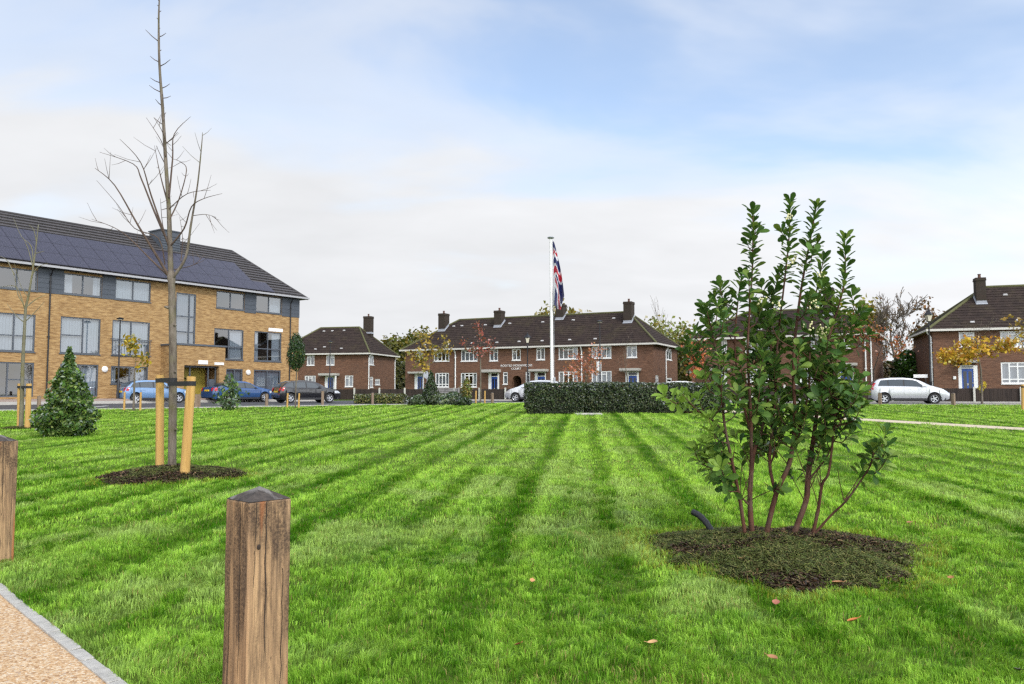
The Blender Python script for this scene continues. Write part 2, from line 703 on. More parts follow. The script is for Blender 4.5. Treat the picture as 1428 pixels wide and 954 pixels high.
def roof_face(mb, A, B, C, D, course=.32, lift=.03, m=0):
    """A-B eave (left, right seen from outside), C-D the top edge above B and A."""
    A, B, C, D = Vector(A), Vector(B), Vector(C), Vector(D)
    up = ((C + D) / 2 - (A + B) / 2)
    n = max(2, int(round(up.length / course)))
    nrm = (B - A).cross(up).normalized()
    e = (B - A).normalized()
    upd = up - e * up.dot(e)
    L = upd.length
    for i in range(n):
        t0, t1 = i / n, (i + 1) / n
        l0, l1 = A.lerp(D, t0), A.lerp(D, t1)
        r0, r1 = B.lerp(C, t0), B.lerp(C, t1)
        q = [l0 + nrm * lift, r0 + nrm * lift, r1 + nrm * .003, l1 + nrm * .003]
        U = [((p - A).dot(e), L * t) for p, t in zip((l0, r0, r1, l1), (t0, t0, t1, t1))]
        if (r1 - l1).length < 1e-4:
            mb.face(q[:3], m, U[:3])
        else:
            mb.face(q, m, U)
        mb.face([l0, r0, r0 + nrm * lift, l0 + nrm * lift], m, [U[0], U[1], U[1], U[0]])


def hip_roof(parent, fr, length, depth, ze, zr, hipL, hipR, over=.4, mat="tile", course=.32, cap=True, lift=.03):
    """Hipped roof over the rectangle s 0..length, d 0..-depth. Returns (roof, front plane point fn)."""
    E = [fr.p(-over, over, ze), fr.p(length + over, over, ze), fr.p(length + over, -depth - over, ze), fr.p(-over, -depth - over, ze)]
    RL, RR = fr.p(hipL, -depth / 2, zr), fr.p(length - hipR, -depth / 2, zr)
    mb = MB()
    roof_face(mb, E[0], E[1], RR, RL, course, lift)
    roof_face(mb, E[1], E[2], RR, RR, course, lift)
    roof_face(mb, E[2], E[3], RL, RR, course, lift)
    roof_face(mb, E[3], E[0], RL, RL, course, lift)
    r = mb.build("roof", M[mat], parent, recalc=False)
    if cap:
        c = MB()
        up = Vector((0, 0, .02))
        for a, b in ((RL, RR), (E[0], RL), (E[1], RR), (E[2], RR), (E[3], RL)):
            c.tube([a + up, b + up], .1, 8)
        c.build("ridge_tiles", M["ridge" if mat == "tile" else mat], r)
    s = MB()
    s.face([p + Vector((0, 0, -.03)) for p in E])
    s.build("soffit", M["cream"] if mat == "tile" else M["soffit"], r, recalc=False)
    P0, e1, e2 = E[0], (E[1] - E[0]), (RL - E[0])
    N = e1.cross(e2).normalized()

    def hit(u, v):
        d = ray(u, v)
        C = Vector((0, 0, CAM_Z))
        t = (P0 - C).dot(N) / d.dot(N)
        return C + d * t
    return r, hit, N, E


def gutter(parent, fr, length, depth, ze, over=.4, mat="gutter", sides=True, h=.13):
    b = MB()
    o = over
    fr.box(b, -o - .06, length + o + .06, o + .003, o + .1, ze - h, ze + .02)
    if sides:
        fr.box(b, -o - .06, -o - .003, -depth - o, o, ze - h, ze + .015)
        fr.box(b, length + o + .003, length + o + .06, -depth - o, o, ze - h, ze + .015)
    return b.build("gutter", M[mat], parent)


def chimney(parent, fr, P, N, w=.75, dep=.95, ztop=9.0, pots=1, pot=True):
    """Brick stack through the roof at P, with oversailing cap, flashing and pot."""
    a = (P - fr.O).dot(fr.dx)
    d = (P - fr.O).dot(fr.n)
    z = P.z
    b = MB()

    def skin(a0, a1, d0, d1, z0, z1):
        per = [(a0, d1), (a1, d1), (a1, d0), (a0, d0)]
        for i in range(4):
            p, q = per[i], per[(i + 1) % 4]
            w_ = math.hypot(p[0] - q[0], p[1] - q[1])
            b.face([fr.p(p[0], p[1], z0), fr.p(q[0], q[1], z0), fr.p(q[0], q[1], z1), fr.p(p[0], p[1], z1)], 0, [(i, z0), (i + w_, z0), (i + w_, z1), (i, z1)])
        b.face([fr.p(*p, z1) for p in per], 0, [(0, 0), (w, 0), (w, dep), (0, dep)])
        b.face([fr.p(*p, z0) for p in per], 0, [(0, 0), (w, 0), (w, dep), (0, dep)])
    a0, a1, d1, d0 = a - w / 2, a + w / 2, d, d - dep
    skin(a0, a1, d0, d1, z - .5, ztop - .22)
    skin(a0 - .035, a1 + .035, d0 - .035, d1 + .035, ztop - .22, ztop - .12)
    skin(a0 - .02, a1 + .02, d0 - .02, d1 + .02, ztop - .12, ztop)
    c = b.build("chimney", M["chimney"], parent)
    if pot:
        p_ = MB()
        for k in range(pots):
            x = a + (k - (pots - 1) / 2) * .3
            p_.lathe([(.11, 0), (.1, .1), (.09, .24), (.115, .25), (.115, .3), (.07, .3), (.07, .1)], 12, Matrix.Translation(fr.p(x, d - dep / 2, ztop)))
        p_.build("chimney_pot", M["pot"], c)
    fl = MB()

    def zr(aa, dd):
        q = fr.p(aa, dd, 0)
        return P.z - ((q.x - P.x) * N.x + (q.y - P.y) * N.y) / N.z
    e = .06
    ring = [(a0 - e, d1 + .10), (a1 + e, d1 + .10), (a1 + e, d0), (a0 - e, d0)]
    inn = [(a0 - .012, d1 + .012), (a1 + .012, d1 + .012), (a1 + .012, d0), (a0 - .012, d0)]
    for i in (0, 1, 3):
        j = (i + 1) % 4
        fl.face([fr.p(*ring[i], zr(*ring[i]) + .05), fr.p(*ring[j], zr(*ring[j]) + .05), fr.p(*inn[j], zr(*inn[j]) + .07), fr.p(*inn[i], zr(*inn[i]) + .07)])
        fl.face([fr.p(*inn[i], zr(*inn[i]) + .07), fr.p(*inn[j], zr(*inn[j]) + .07), fr.p(*inn[j], zr(*inn[j]) + .25), fr.p(*inn[i], zr(*inn[i]) + .25)])
    fl.build("flashing", M["lead"], c, recalc=False)
    return c


def roof_vent(parent, fr, P, N):
    e = fr.dx
    up = N.cross(e).normalized()
    if up.z < 0:
        up = -up
    b = MB()
    q = [P + N * .04 + e * sx * .15 + up * sy * .07 for sx, sy in ((-1, -1), (1, -1), (1, 1), (-1, 1))]
    t = [P + N * .11 + e * sx * .12 + up * sy * .04 for sx, sy in ((-1, -1), (1, -1), (1, 1), (-1, 1))]
    b.mesh(q + t, [(4, 5, 6, 7), (0, 1, 5, 4), (1, 2, 6, 5), (2, 3, 7, 6), (3, 0, 4, 7)])
    b.build("roof_vent", M["vent"], parent)


def downpipe(parent, fr, a, z0, z1, mat="white", r=.04, d=.07):
    b = MB()
    b.tube([fr.p(a, d, z0), fr.p(a, d, z1 - .45), fr.p(a, d + .22, z1 - .12), fr.p(a, d + .3, z1)], r, 8)
    for k in range(3):
        z = z0 + .4 + (z1 - z0 - 1.2) * k / 2
        fr.box(b, a - r * 1.5, a + r * 1.5, 0, d + r + .01, z - .025, z + .025)
    return b.build("downpipe", M[mat], parent)


def house_door(parent, fr, o, blue, canopy=None, z_base=0, side="left", glz=True):
    """o: whole white surround; blue: the door leaf; canopy: flat hood."""
    a0, a1, z0, z1 = o
    b0, b1, y0, y1 = blue
    f = MB()
    fr.box(f, a0, b0, -.1, -.02, z0, z1)
    fr.box(f, b1, a1, -.1, -.02, z0, z1)
    fr.box(f, b0, b1, -.1, -.02, y1, y1 + .07)
    fr.box(f, b0, b1, -.1, -.02, z1 - .07, z1)
    fo = f.build("door_frame", M["white"], parent)
    tr = MB()
    tr.face([fr.p(b0, -.06, y1 + .07), fr.p(b1, -.06, y1 + .07), fr.p(b1, -.06, z1 - .07), fr.p(b0, -.06, z1 - .07)])
    tr.build("fanlight", M["darkglass"], fo, recalc=False)
    d = MB()
    fr.box(d, b0 + .005, b1 - .005, -.1, -.055, z0 + .02, y1 - .005)
    do = d.build("door", M["blue_door"], parent)
    W, H = b1 - b0, y1 - z0
    if glz:
        gl = MB()
        for k in (.14, .58):
            fr.box(gl, b0 + W * k, b0 + W * (k + .28), -.056, -.049, z0 + H * .12, z0 + H * .9)
        gl.build("door_glazing", M["darkglass"], do)
    h = MB()
    fr.box(h, b0 + W * .44, b0 + W * .56, -.056, -.035, z0 + H * .38, z0 + H * .46)
    fr.box(h, b0 + W * .9, b0 + W * .95, -.056, -.01, z0 + H * .44, z0 + H * .5)
    h.build("door_furniture", M["galv"], do)
    st = MB()
    fr.box(st, a0 - .1, a1 + .1, -.02, .35, z0 - .18, z0)
    st.build("doorstep", M["concrete"], parent)
    if canopy:
        c0, c1, cz0, cz1 = canopy
        c = MB()
        fr.box(c, c0, c1, 0, .75, cz0 + .06, cz1)
        fr.box(c, c0 + .04, c1 - .04, 0, .7, cz0, cz0 + .058)
        c.build("door_canopy", M["concrete"], parent)


def text_obj(txt, size, fr, a, d, z, parent, mat, name="lettering"):
    cu = bpy.data.curves.new("text", "FONT")
    cu.body = txt
    cu.size = size
    cu.extrude = .02
    cu.align_x = "CENTER"
    cu.space_character = 1.05
    to = bpy.data.objects.new("text", cu)
    COL.objects.link(to)
    bpy.context.view_layer.update()
    me = bpy.data.meshes.new_from_object(to.evaluated_get(bpy.context.evaluated_depsgraph_get()))
    bpy.data.objects.remove(to)
    mat4 = Matrix((
        (fr.dx.x, 0, fr.n.x, 0), (fr.dx.y, 0, fr.n.y, 0), (0, 1, 0, 0), (0, 0, 0, 1)))
    P = fr.p(a, d, z)
    me.transform(Matrix.Translation(P) @ mat4)
    me.materials.clear()
    me.materials.append(M[mat])
    o = bpy.data.objects.new(name, me)
    COL.objects.link(o)
    o.parent = parent
    return o


def house_walls(parent, fr, L, dep, z0, ze, holes, holesR=(), holesL=(), depth=.11, mat="brick_red"):
    frR = Fr(fr.p(L, 0, 0), -fr.n)
    frL = Fr(fr.p(0, -dep, 0), fr.n)
    frB = Fr(fr.p(L, -dep, 0), -fr.dx)
    b = MB()
    wall(b, fr, 0, L, z0, ze, list(holes), depth)
    wall(b, frR, 0, dep, z0, ze, list(holesR), depth)
    wall(b, frL, 0, dep, z0, ze, list(holesL), depth)
    wall(b, frB, 0, L, z0, ze, [], depth)
    b.build("wall", M[mat], parent, recalc=False)
    return frR, frL


TR4 = dict(cols=(0, .25, .5, .75, 1), transom=[[], [.78], [.78], []])
TR4L = dict(cols=(0, .25, .5, .75, 1), transom=[[.2], [.2, .8], [.2, .8], [.2]])
TR2A = dict(cols=(0, .5, 1), transom=[[], [.76]])
TR2B = dict(cols=(0, .5, 1), transom=[[.76], []])
TR1 = dict(cols=(0, 1), transom=[[.72]])

# ================================================================== brick flats (left)
Cx = Vector((ax(415, 62.3), 62.3, 0))
F = Fr(Cx, (.693, 1.0))
ZB = .97
ZS = F.px(415, 417)[1]            # soffit height
LW = 33.0
FL = Fr(F.p(-LW, 0, 0), F.dx)      # s from 0 at the far left end to LW at the corner
flats = thing("apartment_building", "three storey buff brick block with solar panels on its roof", "building", FL.p(LW / 2, -5, ZB))
flats_M = flats.location.copy()


def late_parent(root):
    """Parts are modelled in world space; move them under the root without moving them."""
    inv = Matrix.Translation(root.location).inverted()
    for ch in list(root.children):
        ch.matrix_parent_inverse = inv


top = [FL.rect(*q) for q in ((-62, 372, -8, 399.5), (-5, 374, 52, 403.5), (89, 383.5, 142, 412), (161, 391.5, 210, 419.5), (302, 407.5, 341, 431), (357, 412.8, 393, 436.5))]
for o in top:
    o[3] = min(o[3], ZS - .06)
mid = [FL.rect(*q) for q in ((-70, 430, -22, 487.5), (-10, 437, 48, 490), (85, 443, 139, 493.5), (157, 448, 208, 496.5), (299, 459, 339, 501.5), (355, 463, 392, 504))]
gnd = [FL.rect(*q) for q in ((-70, 503, -22, 555), (-10, 505, 46, 554), (84, 508, 136, 553), (155, 511, 206, 535.5), (315.5, 514.5, 338, 546), (354, 516, 391, 547))]
for o in gnd[:3]:
    o[2] = ZB + .1
stair = FL.rect(246, 409, 272, 481)
holes = top + mid + gnd + [stair]
# boarded band between the top windows is a separate piece, proud of the brick
b = MB()
frR = Fr(FL.p(LW, 0, 0), -FL.n)
frLl = Fr(FL.p(0, -10, 0), FL.n)
frBk = Fr(FL.p(LW, -10, 0), -FL.dx)
wall(b, FL, 0, LW, ZB - .5, ZS, holes, .11)
wall(b, frR, 0, 10, ZB - .5, ZS, [], .11)
wall(b, frLl, 0, 10, ZB - .5, ZS, [], .11)
wall(b, frBk, 0, LW, ZB - .5, ZS, [], .11)
b.build("wall", M["brick_buff"], flats, recalc=False)
cl = MB()
zb0 = top[5][2] - .12
for (x0, x1) in ((top[1][1], top[2][0]), (top[2][1], top[3][0]), (top[0][1], top[1][0]), (top[4][1], top[5][0]), (top[5][1], LW + .03)):
    n = 5
    cl = MB()
    z_lo = top[3][2] - .05
    for k in range(n):
        h = (ZS - .02 - z_lo) / n
        zz = z_lo + k * h
        if x1 - x0 > .06:
            FL.box(cl, x0, x1, .004, .03 + .0, zz, zz + h - .025)
            FL.box(cl, x0, x1, .004, .012, zz + h - .025, zz + h)
    if cl.f:
        cl.build("boarding", M["cladding"], flats)
cl = MB()
for k in range(5):
    h = (ZS - .02 - (top[3][2] - .05)) / 5
    zz = top[3][2] - .05 + k * h
    frR.box(cl, 0.0, 1.2, .004, .03, zz, zz + h - .025)
cl.build("boarding", M["cladding"], flats)
for i, o in enumerate(top):
    window(flats, FL, o, (0, .5, 1), None, "greyframe", .075, "glass_blue", ["sides", None, "sides", "full", None, "right"][i], True, seed=i)
for i, o in enumerate(mid):
    window(flats, FL, o, (0, .5, 1) if i != 2 else (0, .56, 1), [[.42], [.42]] if i != 2 else [[.5], []], "greyframe", .075, "glass_blue",
           ["net", "full", "full", "full", "right", "sides"][i], True, seed=i + 20)
for i, o in enumerate(gnd):
    window(flats, FL, o, (0, .36, 1) if i < 2 else (0, .5, 1), [[], [.5]] if i < 2 else None, "greyframe", .085, "glass_blue",
           [None, None, "right", "sides", "net", "net"][i], i > 2, seed=i + 40)
window(flats, FL, stair, (0, .68, 1), [[.25, .55], [.25, .55]], "greyframe", .09, "glass_blue", "net", False, seed=70)
# juliet rails on the fourth first-floor window
jr = MB()
o = mid[3]
for k in range(14):
    x = o[0] + (o[1] - o[0]) * k / 13
    jr.tube([FL.p(x, .1, o[2]), FL.p(x, .1, o[2] + 1.05)], .012, 5)
jr.tube([FL.p(o[0] - .1, .1, o[2] + 1.06), FL.p(o[1] + .1, .1, o[2] + 1.06)], .022, 6)
jr.tube([FL.p(o[0] - .1, .1, o[2] + .02), FL.p(o[1] + .1, .1, o[2] + .02)], .02, 6)
for x in (o[0] - .1, o[1] + .1):
    jr.tube([FL.p(x, 0, o[2] + 1.06), FL.p(x, .1, o[2] + 1.06)], .02, 6)
jr.build("balcony_rail", M["greyframe"], flats)
DEP = 10.0
ZR = 12.75
M["gutter_grey"] = simple("grey_gutter", (.34, .34, .345), .45, var=.1)
roof, hitF, NF, EF = hip_roof(flats, FL, LW, DEP, ZS, ZR, 2.8, 2.8, .5, "slate", .42, True, .10)
gutter(flats, FL, LW, DEP, ZS + .10, .5, "gutter_grey", True, .11)
downpipe(flats, FL, FL.px(67, 470)[0], ZB, ZS, "black", .045)
downpipe(flats, FL, FL.px(404, 470)[0], ZB, ZS, "black", .045)
# solar panels: three rows on the front slope
up = (FL.p(5, -DEP / 2, ZR) - FL.p(5, .5, ZS))
ul = up.length
up.normalize()
panel_w, panel_h = 1.28, 1.36
s_end = FL.px(372, 417)[0]
base0 = FL.p(0, .5, ZS)
row_max = [s_end + .6, s_end - .3, s_end - 1.2]
for r_ in range(3):
    s = s_end + .5 - panel_w * (r_ * .5)
    s = s_end + .5 - (panel_w * round(r_ * .6))
    while s - panel_w > 4.0 + r_:
        o_ = base0 + FL.dx * (s - panel_w) + up * (.3 + r_ * (panel_h + .03)) + NF * .13
        e1, e2 = FL.dx * (panel_w - .03), up * panel_h
        pb = MB()
        pb.face([o_, o_ + e1, o_ + e1 + e2, o_ + e2], 0, [(0, 0), (panel_w, 0), (panel_w, panel_h), (0, panel_h)])
        q = [o_, o_ + e1, o_ + e1 + e2, o_ + e2]
        for i in range(4):
            pb.face([q[i], q[(i + 1) % 4], q[(i + 1) % 4] - NF * .05, q[i] - NF * .05], 0, [(0, 0)] * 4)
        pb.build("solar_panel", M["solar"], flats, recalc=False)
        s -= panel_w
# roof plant box with louvres
Pb = hitF(238, 350)
a_, d_ = (Pb - FL.O).dot(FL.dx), (Pb - FL.O).dot(FL.n)
pbx = MB()
FL.box(pbx, a_ - .75, a_ + .75, d_ - 1.6, d_, Pb.z - 1.0, Pb.z + 1.45)
FL.box(pbx, a_ - .82, a_ + .82, d_ - 1.67, d_ + .07, Pb.z + 1.45, Pb.z + 1.53)
for k in range(6):
    FL.box(pbx, a_ - .72, a_ + .72, d_ + .003, d_ + .04, Pb.z + .1 + k * .19, Pb.z + .2 + k * .19)
pbx.build("roof_plant_box", M["cladding"], flats)
# entrance porch
PJ = 1.9
pz = FL.px(280, 484)[1]
Fp = Fr(FL.p(0, PJ, 0), FL.dx)
pa0, pa1 = Fp.px(247, 500)[0], Fp.px(314, 500)[0]
po = Fp.rect(257, 510, 305, 556)
po[2] = ZB + .02
ptop = Fp.px(285, 483)[1]
b = MB()
wall(b, Fp, pa0, pa1, ZB - .5, ptop, [po], .3)
wall(b, Fr(Fp.p(pa0, -PJ, 0), FL.n), 0, PJ - .0, ZB - .5, ptop, [], .1)
wall(b, Fr(Fp.p(pa1, 0, 0), -FL.n), 0, PJ, ZB - .5, ptop, [], .1)
b.face([Fp.p(pa0, 0, ptop), Fp.p(pa1, 0, ptop), Fp.p(pa1, -PJ, ptop), Fp.p(pa0, -PJ, ptop)], 0, [(0, 0), (1, 0), (1, 1), (0, 1)])
porch = b.build("porch", M["brick_buff"], flats, recalc=False)
cp = MB()
Fp.box(cp, pa0 - .06, pa1 + .06, -PJ, .06, ptop + .003, ptop + .12)
cp.build("coping", M["greyframe"], porch)
M["porch_in"] = simple("ochre_lobby_wall", (.38, .30, .045), .6, var=.1)
lb = MB()
Fp.box(lb, po[0] + .12, po[1] - .02, -1.75, -1.6, ZB, po[3])
lb.build("lobby_wall", M["porch_in"], porch)
lf = MB()
for x in (po[0] + .03, po[0] + (po[1] - po[0]) * .24, po[0] + (po[1] - po[0]) * .76, po[1] - .06):
    Fp.box(lf, x - .035, x + .045, -.42, -.34, ZB, po[3])
Fp.box(lf, po[0] + .08, po[1] - .1, -.415, -.345, po[3] - .12, po[3])
Fp.box(lf, po[0] + (po[1] - po[0]) * .8, po[1] - .1, -.40, -.36, ZB + .05, po[3] - .9)
lf.build("lobby_frame", M["greyframe"], porch)
hr = MB()
hr.tube([Fp.p(po[0] + (po[1] - po[0]) * .3, -1.5, po[3] - .7), Fp.p(po[0] + (po[1] - po[0]) * .62, -1.5, ZB + .95)], .03, 6)
hr.build("handrail", M["black"], porch)
for (q, frm) in (((276.5, 502.5, 289.5, 508), Fp), ((299, 505.5, 312, 509), Fp), ((374.5, 458, 394, 462.5), FL)):
    o = frm.rect(*q)
    sg = MB()
    frm.box(sg, o[0], o[1], .003, .03, o[2], o[3])
    sg.build("nameplate", M["white"], flats)
for (u, v) in ((146, 515), (346, 519.5)):
    a, z = FL.px(u, v)
    lt = MB()
    mt = Matrix.Translation(FL.p(a, 0, z)) @ Matrix((( FL.dx.x, 0, FL.n.x, 0), (FL.dx.y, 0, FL.n.y, 0), (0, 1, 0, 0), (0, 0, 0, 1)))
    lt.lathe([(.2, 0.003), (.19, .06), (.13, .11), (0.0001, .125)], 20, mt)
    lt.build("wall_light", M["white"], flats, smooth=40)
# raised brick-edged plinth strip at the foot of the flats
late_parent(flats)

# ================================================================== terraced row (centre)
TA = Vector((ax(565, 80.3), 80.3, 0))
TB = Vector((ax(912, 68.7), 68.7, 0))
FT = Fr(TA, TB - TA)
TL = (TB - TA).length
ZT = g(TA.x + 10, 74)
ZTE = FT.px(735, 484)[1]
TD = 8.2
row = thing("terraced_house_row", "long brown brick terrace with four chimneys and blue doors behind the flagpole", "terrace", FT.p(TL / 2, -TD / 2, ZT))
upper = [((580, 489.8, 590, 503), TR2B), ((605, 489, 626.5, 503.8), TR4), ((643, 488.3, 665.7, 503.8), TR4), ((682.6, 487.5, 694.5, 503.4), TR2A), ((714, 486.8, 726, 502.5), TR2B),
         ((748, 485.3, 760, 501.8), TR2B), ((779, 484.3, 805.7, 501), TR4), ((825, 483, 852.6, 499.7), TR4), ((873.7, 482, 888.4, 498.6), TR2A)]
lower = [((607, 520, 626, 540), TR4L), ((642.6, 520, 665, 540), TR4L), ((701.5, 519, 708, 536), TR1), ((733, 518.5, 739.3, 535.8), TR1), ((779, 518, 806, 539), TR4L), ((825, 517.6, 853, 539), TR4L)]
doors = [((578, 521.5, 591, 544), (582, 525, 589.3, 544), (574, 518.5, 595, 521.5)), ((681, 520, 696.2, 544), (685, 525.5, 693.6, 544), (675.5, 515.5, 698.7, 519.8)),
         ((745.5, 519, 761.5, 544), (749.5, 525, 759.8, 544), (741, 515, 765, 518.6)), ((872, 518.2, 891.2, 544), (876.6, 524, 888.2, 544), (867, 513.8, 894.3, 517.8))]
wl = [(FT.rect(*q), st) for q, st in upper] + [(FT.rect(*q), st) for q, st in lower]
for o, st in wl:
    o[3] = min(o[3], ZTE - .12)
dz = ZT + .2
dl = []
for q, bq, cq in doors:
    o, bb, cc = FT.rect(*q), FT.rect(*bq), FT.rect(*cq)
    o[2] = bb[2] = dz
    dl.append((o, bb, cc))
arch = FT.rect(714, 524, 727.3, 548)
arch[2] = ZT - .05
frTR, _ = Fr(FT.p(TL, 0, 0), -FT.n), None
gw = [frTR.rect(929, 487, 937, 502), frTR.rect(914.2, 523.5, 918.6, 536.5), frTR.rect(929.5, 527, 937, 533)]
holes = [o for o, _ in wl] + [d[0] for d in dl] + [arch]
house_walls(row, FT, TL, TD, ZT - .4, ZTE, holes, gw, (), .11)
# arch head: fill the corners of the opening above the springing with a curved soffit, plus the brick ring
ab = MB()
ac, ar = (arch[0] + arch[1]) / 2, (arch[1] - arch[0]) / 2
zsp = arch[3] - ar
n = 12
for k in range(n):
    t0, t1 = PI * k / n, PI * (k + 1) / n
    x0, zz0, x1, zz1 = ac - ar * math.cos(t0), zsp + ar * math.sin(t0), ac - ar * math.cos(t1), zsp + ar * math.sin(t1)
    ab.face([FT.p(x0, .001, zz0), FT.p(x1, .001, zz1), FT.p(x1, .001, arch[3]), FT.p(x0, .001, arch[3])], 0, [(x0, zz0), (x1, zz1), (x1, arch[3]), (x0, arch[3])])
    ab.face([FT.p(x0, .001, zz0), FT.p(x1, .001, zz1), FT.p(x1, -2.5, zz1), FT.p(x0, -2.5, zz0)], 0, [(x0, zz0), (x1, zz1), (x1, zz1 + .3), (x0, zz0 + .3)])
    r2 = ar + .22
    ab.face([FT.p(ac - ar * math.cos(t0), .015, zsp + ar * math.sin(t0)), FT.p(ac - ar * math.cos(t1), .015, zsp + ar * math.sin(t1)),
             FT.p(ac - r2 * math.cos(t1), .015, zsp + r2 * math.sin(t1)), FT.p(ac - r2 * math.cos(t0), .015, zsp + r2 * math.sin(t0))], 0, [(k * .2, 0), (k * .2 + .2, 0), (k * .2 + .2, .2), (k * .2, .2)])
for x in (arch[0], arch[1]):
    ab.face([FT.p(x, 0, ZT), FT.p(x, 0, zsp), FT.p(x, -3.5, zsp), FT.p(x, -3.5, ZT)], 0, [(0, 0), (0, 2), (3, 2), (3, 0)])
ab.build("archway", M["brick_red"], row, recalc=False)
for i, (o, st) in enumerate(wl):
    window(row, FT, o, mat="white", curtain=["net", "sides", "net"][i % 3], seed=i + 100, fw=.085, **st)
for i, o in enumerate(gw):
    window(row, frTR, o, mat="white", curtain="net", seed=i + 150, fw=.08, **(TR2A if i == 0 else TR1))
for o, bb, cc in dl:
    house_door(row, FT, o, bb, cc)
tr, hitT, NT_, ET = hip_roof(row, FT, TL, TD, ZTE, FT.p(0, 0, 0).z + 8.95, 4.0, 3.6, .4, "tile", .34)
gutter(row, FT, TL, TD, ZTE + .03, .4)
for u in (635.5, 811.5):
    downpipe(row, FT, FT.px(u, 510)[0], ZT, ZTE - .05, "white", .06)
downpipe(row, frTR, frTR.px(928.3, 510)[0] - .1, ZT, ZTE - .05, "white", .055)
for u, v, vt in ((615.5, 462, 437), (693.5, 456.5, 433), (780, 446, 424), (875, 450.5, 420.5)):
    P = hitT(u, v)
    zt = at(u, vt, P.y).z
    chimney(row, FT, P, NT_, .78, .95, zt)
for u, v in ((633, 455.6), (644.3, 455), (677, 453.8), (711, 451.7), (757, 449.8), (592.5, 481.5), (624.7, 480.8), (658.5, 479.2), (693, 478.3), (724, 477), (756, 476), (794.5, 474.5), (830, 473.2), (856, 444.5), (799.5, 447)):
    roof_vent(row, FT, hitT(u, v), NT_)
wp = FT.rect(832, 503.5, 838.6, 517.2)
b = MB()
FT.box(b, wp[0], wp[1], .003, .035, wp[2], wp[3])
b.build("white_panel", M["white"], row)
a_, z_ = FT.px(720, 511.3)
text_obj("ROOTED MOORWOOD", .30, FT, a_, .005, z_, row, "white")
a_, z_ = FT.px(720, 515.7)
text_obj("COURT", .30, FT, a_, .005, z_, row, "white")
late_parent(row)

# ================================================================== detached house left of the terrace
HA_Y = 86.0
FH_dx = Vector((1, -.24, 0))
FH0 = Fr(Vector((ax(512.5, HA_Y), HA_Y, 0)), FH_dx)
HL = 11.0
FH = Fr(FH0.p(-HL, 0, 0), FH_dx)
ZH = g(-17, 86)
ZHE = FH.px(505, 493)[1]
HD = 8.0
hs = thing("semi_detached_house", "brown brick house with green ridge, white gutters and one chimney, nearest to the flats", "house", FH.p(HL / 2, -HD / 2, ZH))
up_ = [(FH.rect(428, 495.5, 438.3, 509.6), TR2B), (FH.rect(455, 495, 466.3, 509.2), TR2A)]
lo_ = [(FH.rect(425, 524, 440, 535), dict(cols=(0, .33, .66, 1), transom=[[], [.7], []])), (FH.rect(481, 523.7, 492.3, 539.3), TR2B)]
od, bd, cd = FH.rect(453, 524.5, 467.2, 546), FH.rect(457, 526.5, 464.7, 546), FH.rect(448, 520.8, 473.5, 524.3)
od[2] = bd[2] = ZH + .2
frHR = Fr(FH.p(HL, 0, 0), -FH.n)
sd = [frHR.rect(514.5, 495, 521.6, 509), frHR.rect(516, 525.5, 520.5, 540.5), frHR.rect(523, 528.5, 530, 536.8)]
house_walls(hs, FH, HL, HD, ZH - .4, ZHE, [o for o, _ in up_ + lo_] + [od], sd)
for i, (o, st) in enumerate(up_ + lo_):
    window(hs, FH, o, mat="white", curtain=["sides", "net"][i % 2], seed=i + 200, fw=.085, **st)
for i, o in enumerate(sd):
    window(hs, frHR, o, mat="white", curtain="net", seed=i + 210, fw=.08, **(TR2A if i == 0 else TR1))
house_door(hs, FH, od, bd, cd)
pp = MB()
for x in (cd[1] - .15,):
    FH.box(pp, x - .06, x + .06, .55, .67, ZH, cd[2])
pp.build("canopy_post", M["white"], hs)
r_, hitH, NH, EH = hip_roof(hs, FH, HL, HD, ZHE, at(485, 455, 89).z, 3.2, 2.9, .4, "tile", .34)
gutter(hs, FH, HL, HD, ZHE + .03, .4)
downpipe(hs, frHR, .12, ZH, ZHE - .05, "white", .06)
downpipe(hs, frHR, HD - .3, ZH, ZHE - .05, "white", .06)
P = FH.p(HL - 2.2, -HD / 2 - .6, 0)
P.z = at(519, 466, P.y).z
chimney(hs, FH, P, Vector((0, 0, 1)), .95, .8, at(518, 441, P.y).z)
for u, v in ((436, 462.7), (452, 462.5), (463.5, 462), (480, 461.4), (440, 487.5), (452.5, 484.5), (476, 486.5)):
    roof_vent(hs, FH, hitH(u, v), NH)
late_parent(hs)

# ================================================================== house behind the evergreen shrub
RA = Vector((ax(965, 64), 64, 0))
RB = Vector((ax(1219, 57.2), 57.2, 0))
FR1 = Fr(RA, RB - RA)
RL_ = (RB - RA).length
ZR1 = g(20, 64)
ZR1E = FR1.px(1000, 472.5)[1]
RD = 8.0
h1 = thing("semi_detached_house", "brown brick house half hidden behind the tall evergreen shrub", "house", FR1.p(RL_ / 2, -RD / 2, ZR1))
up_ = [(FR1.rect(1006, 474.5, 1014, 491.5), TR2A), (FR1.rect(1039, 473.5, 1075, 492.5), TR4), (FR1.rect(1128, 468, 1142, 489), TR2B), (FR1.rect(1176, 466, 1186, 486), TR2A)]
lo_ = [(FR1.rect(1041, 514.5, 1076, 533), TR4L), (FR1.rect(1108, 513.5, 1142, 536), TR4L)]
ds = [(FR1.rect(995, 518, 1014, 541), FR1.rect(999.5, 523, 1009, 541), FR1.rect(990, 513, 1018, 517)), (FR1.rect(1168, 512, 1191, 541), FR1.rect(1172.5, 517, 1187.5, 541), FR1.rect(1163, 506.5, 1196, 511))]
for o, bb, cc in ds:
    o[2] = bb[2] = ZR1 + .18
house_walls(h1, FR1, RL_, RD, ZR1 - .4, ZR1E, [o for o, _ in up_ + lo_] + [d[0] for d in ds])
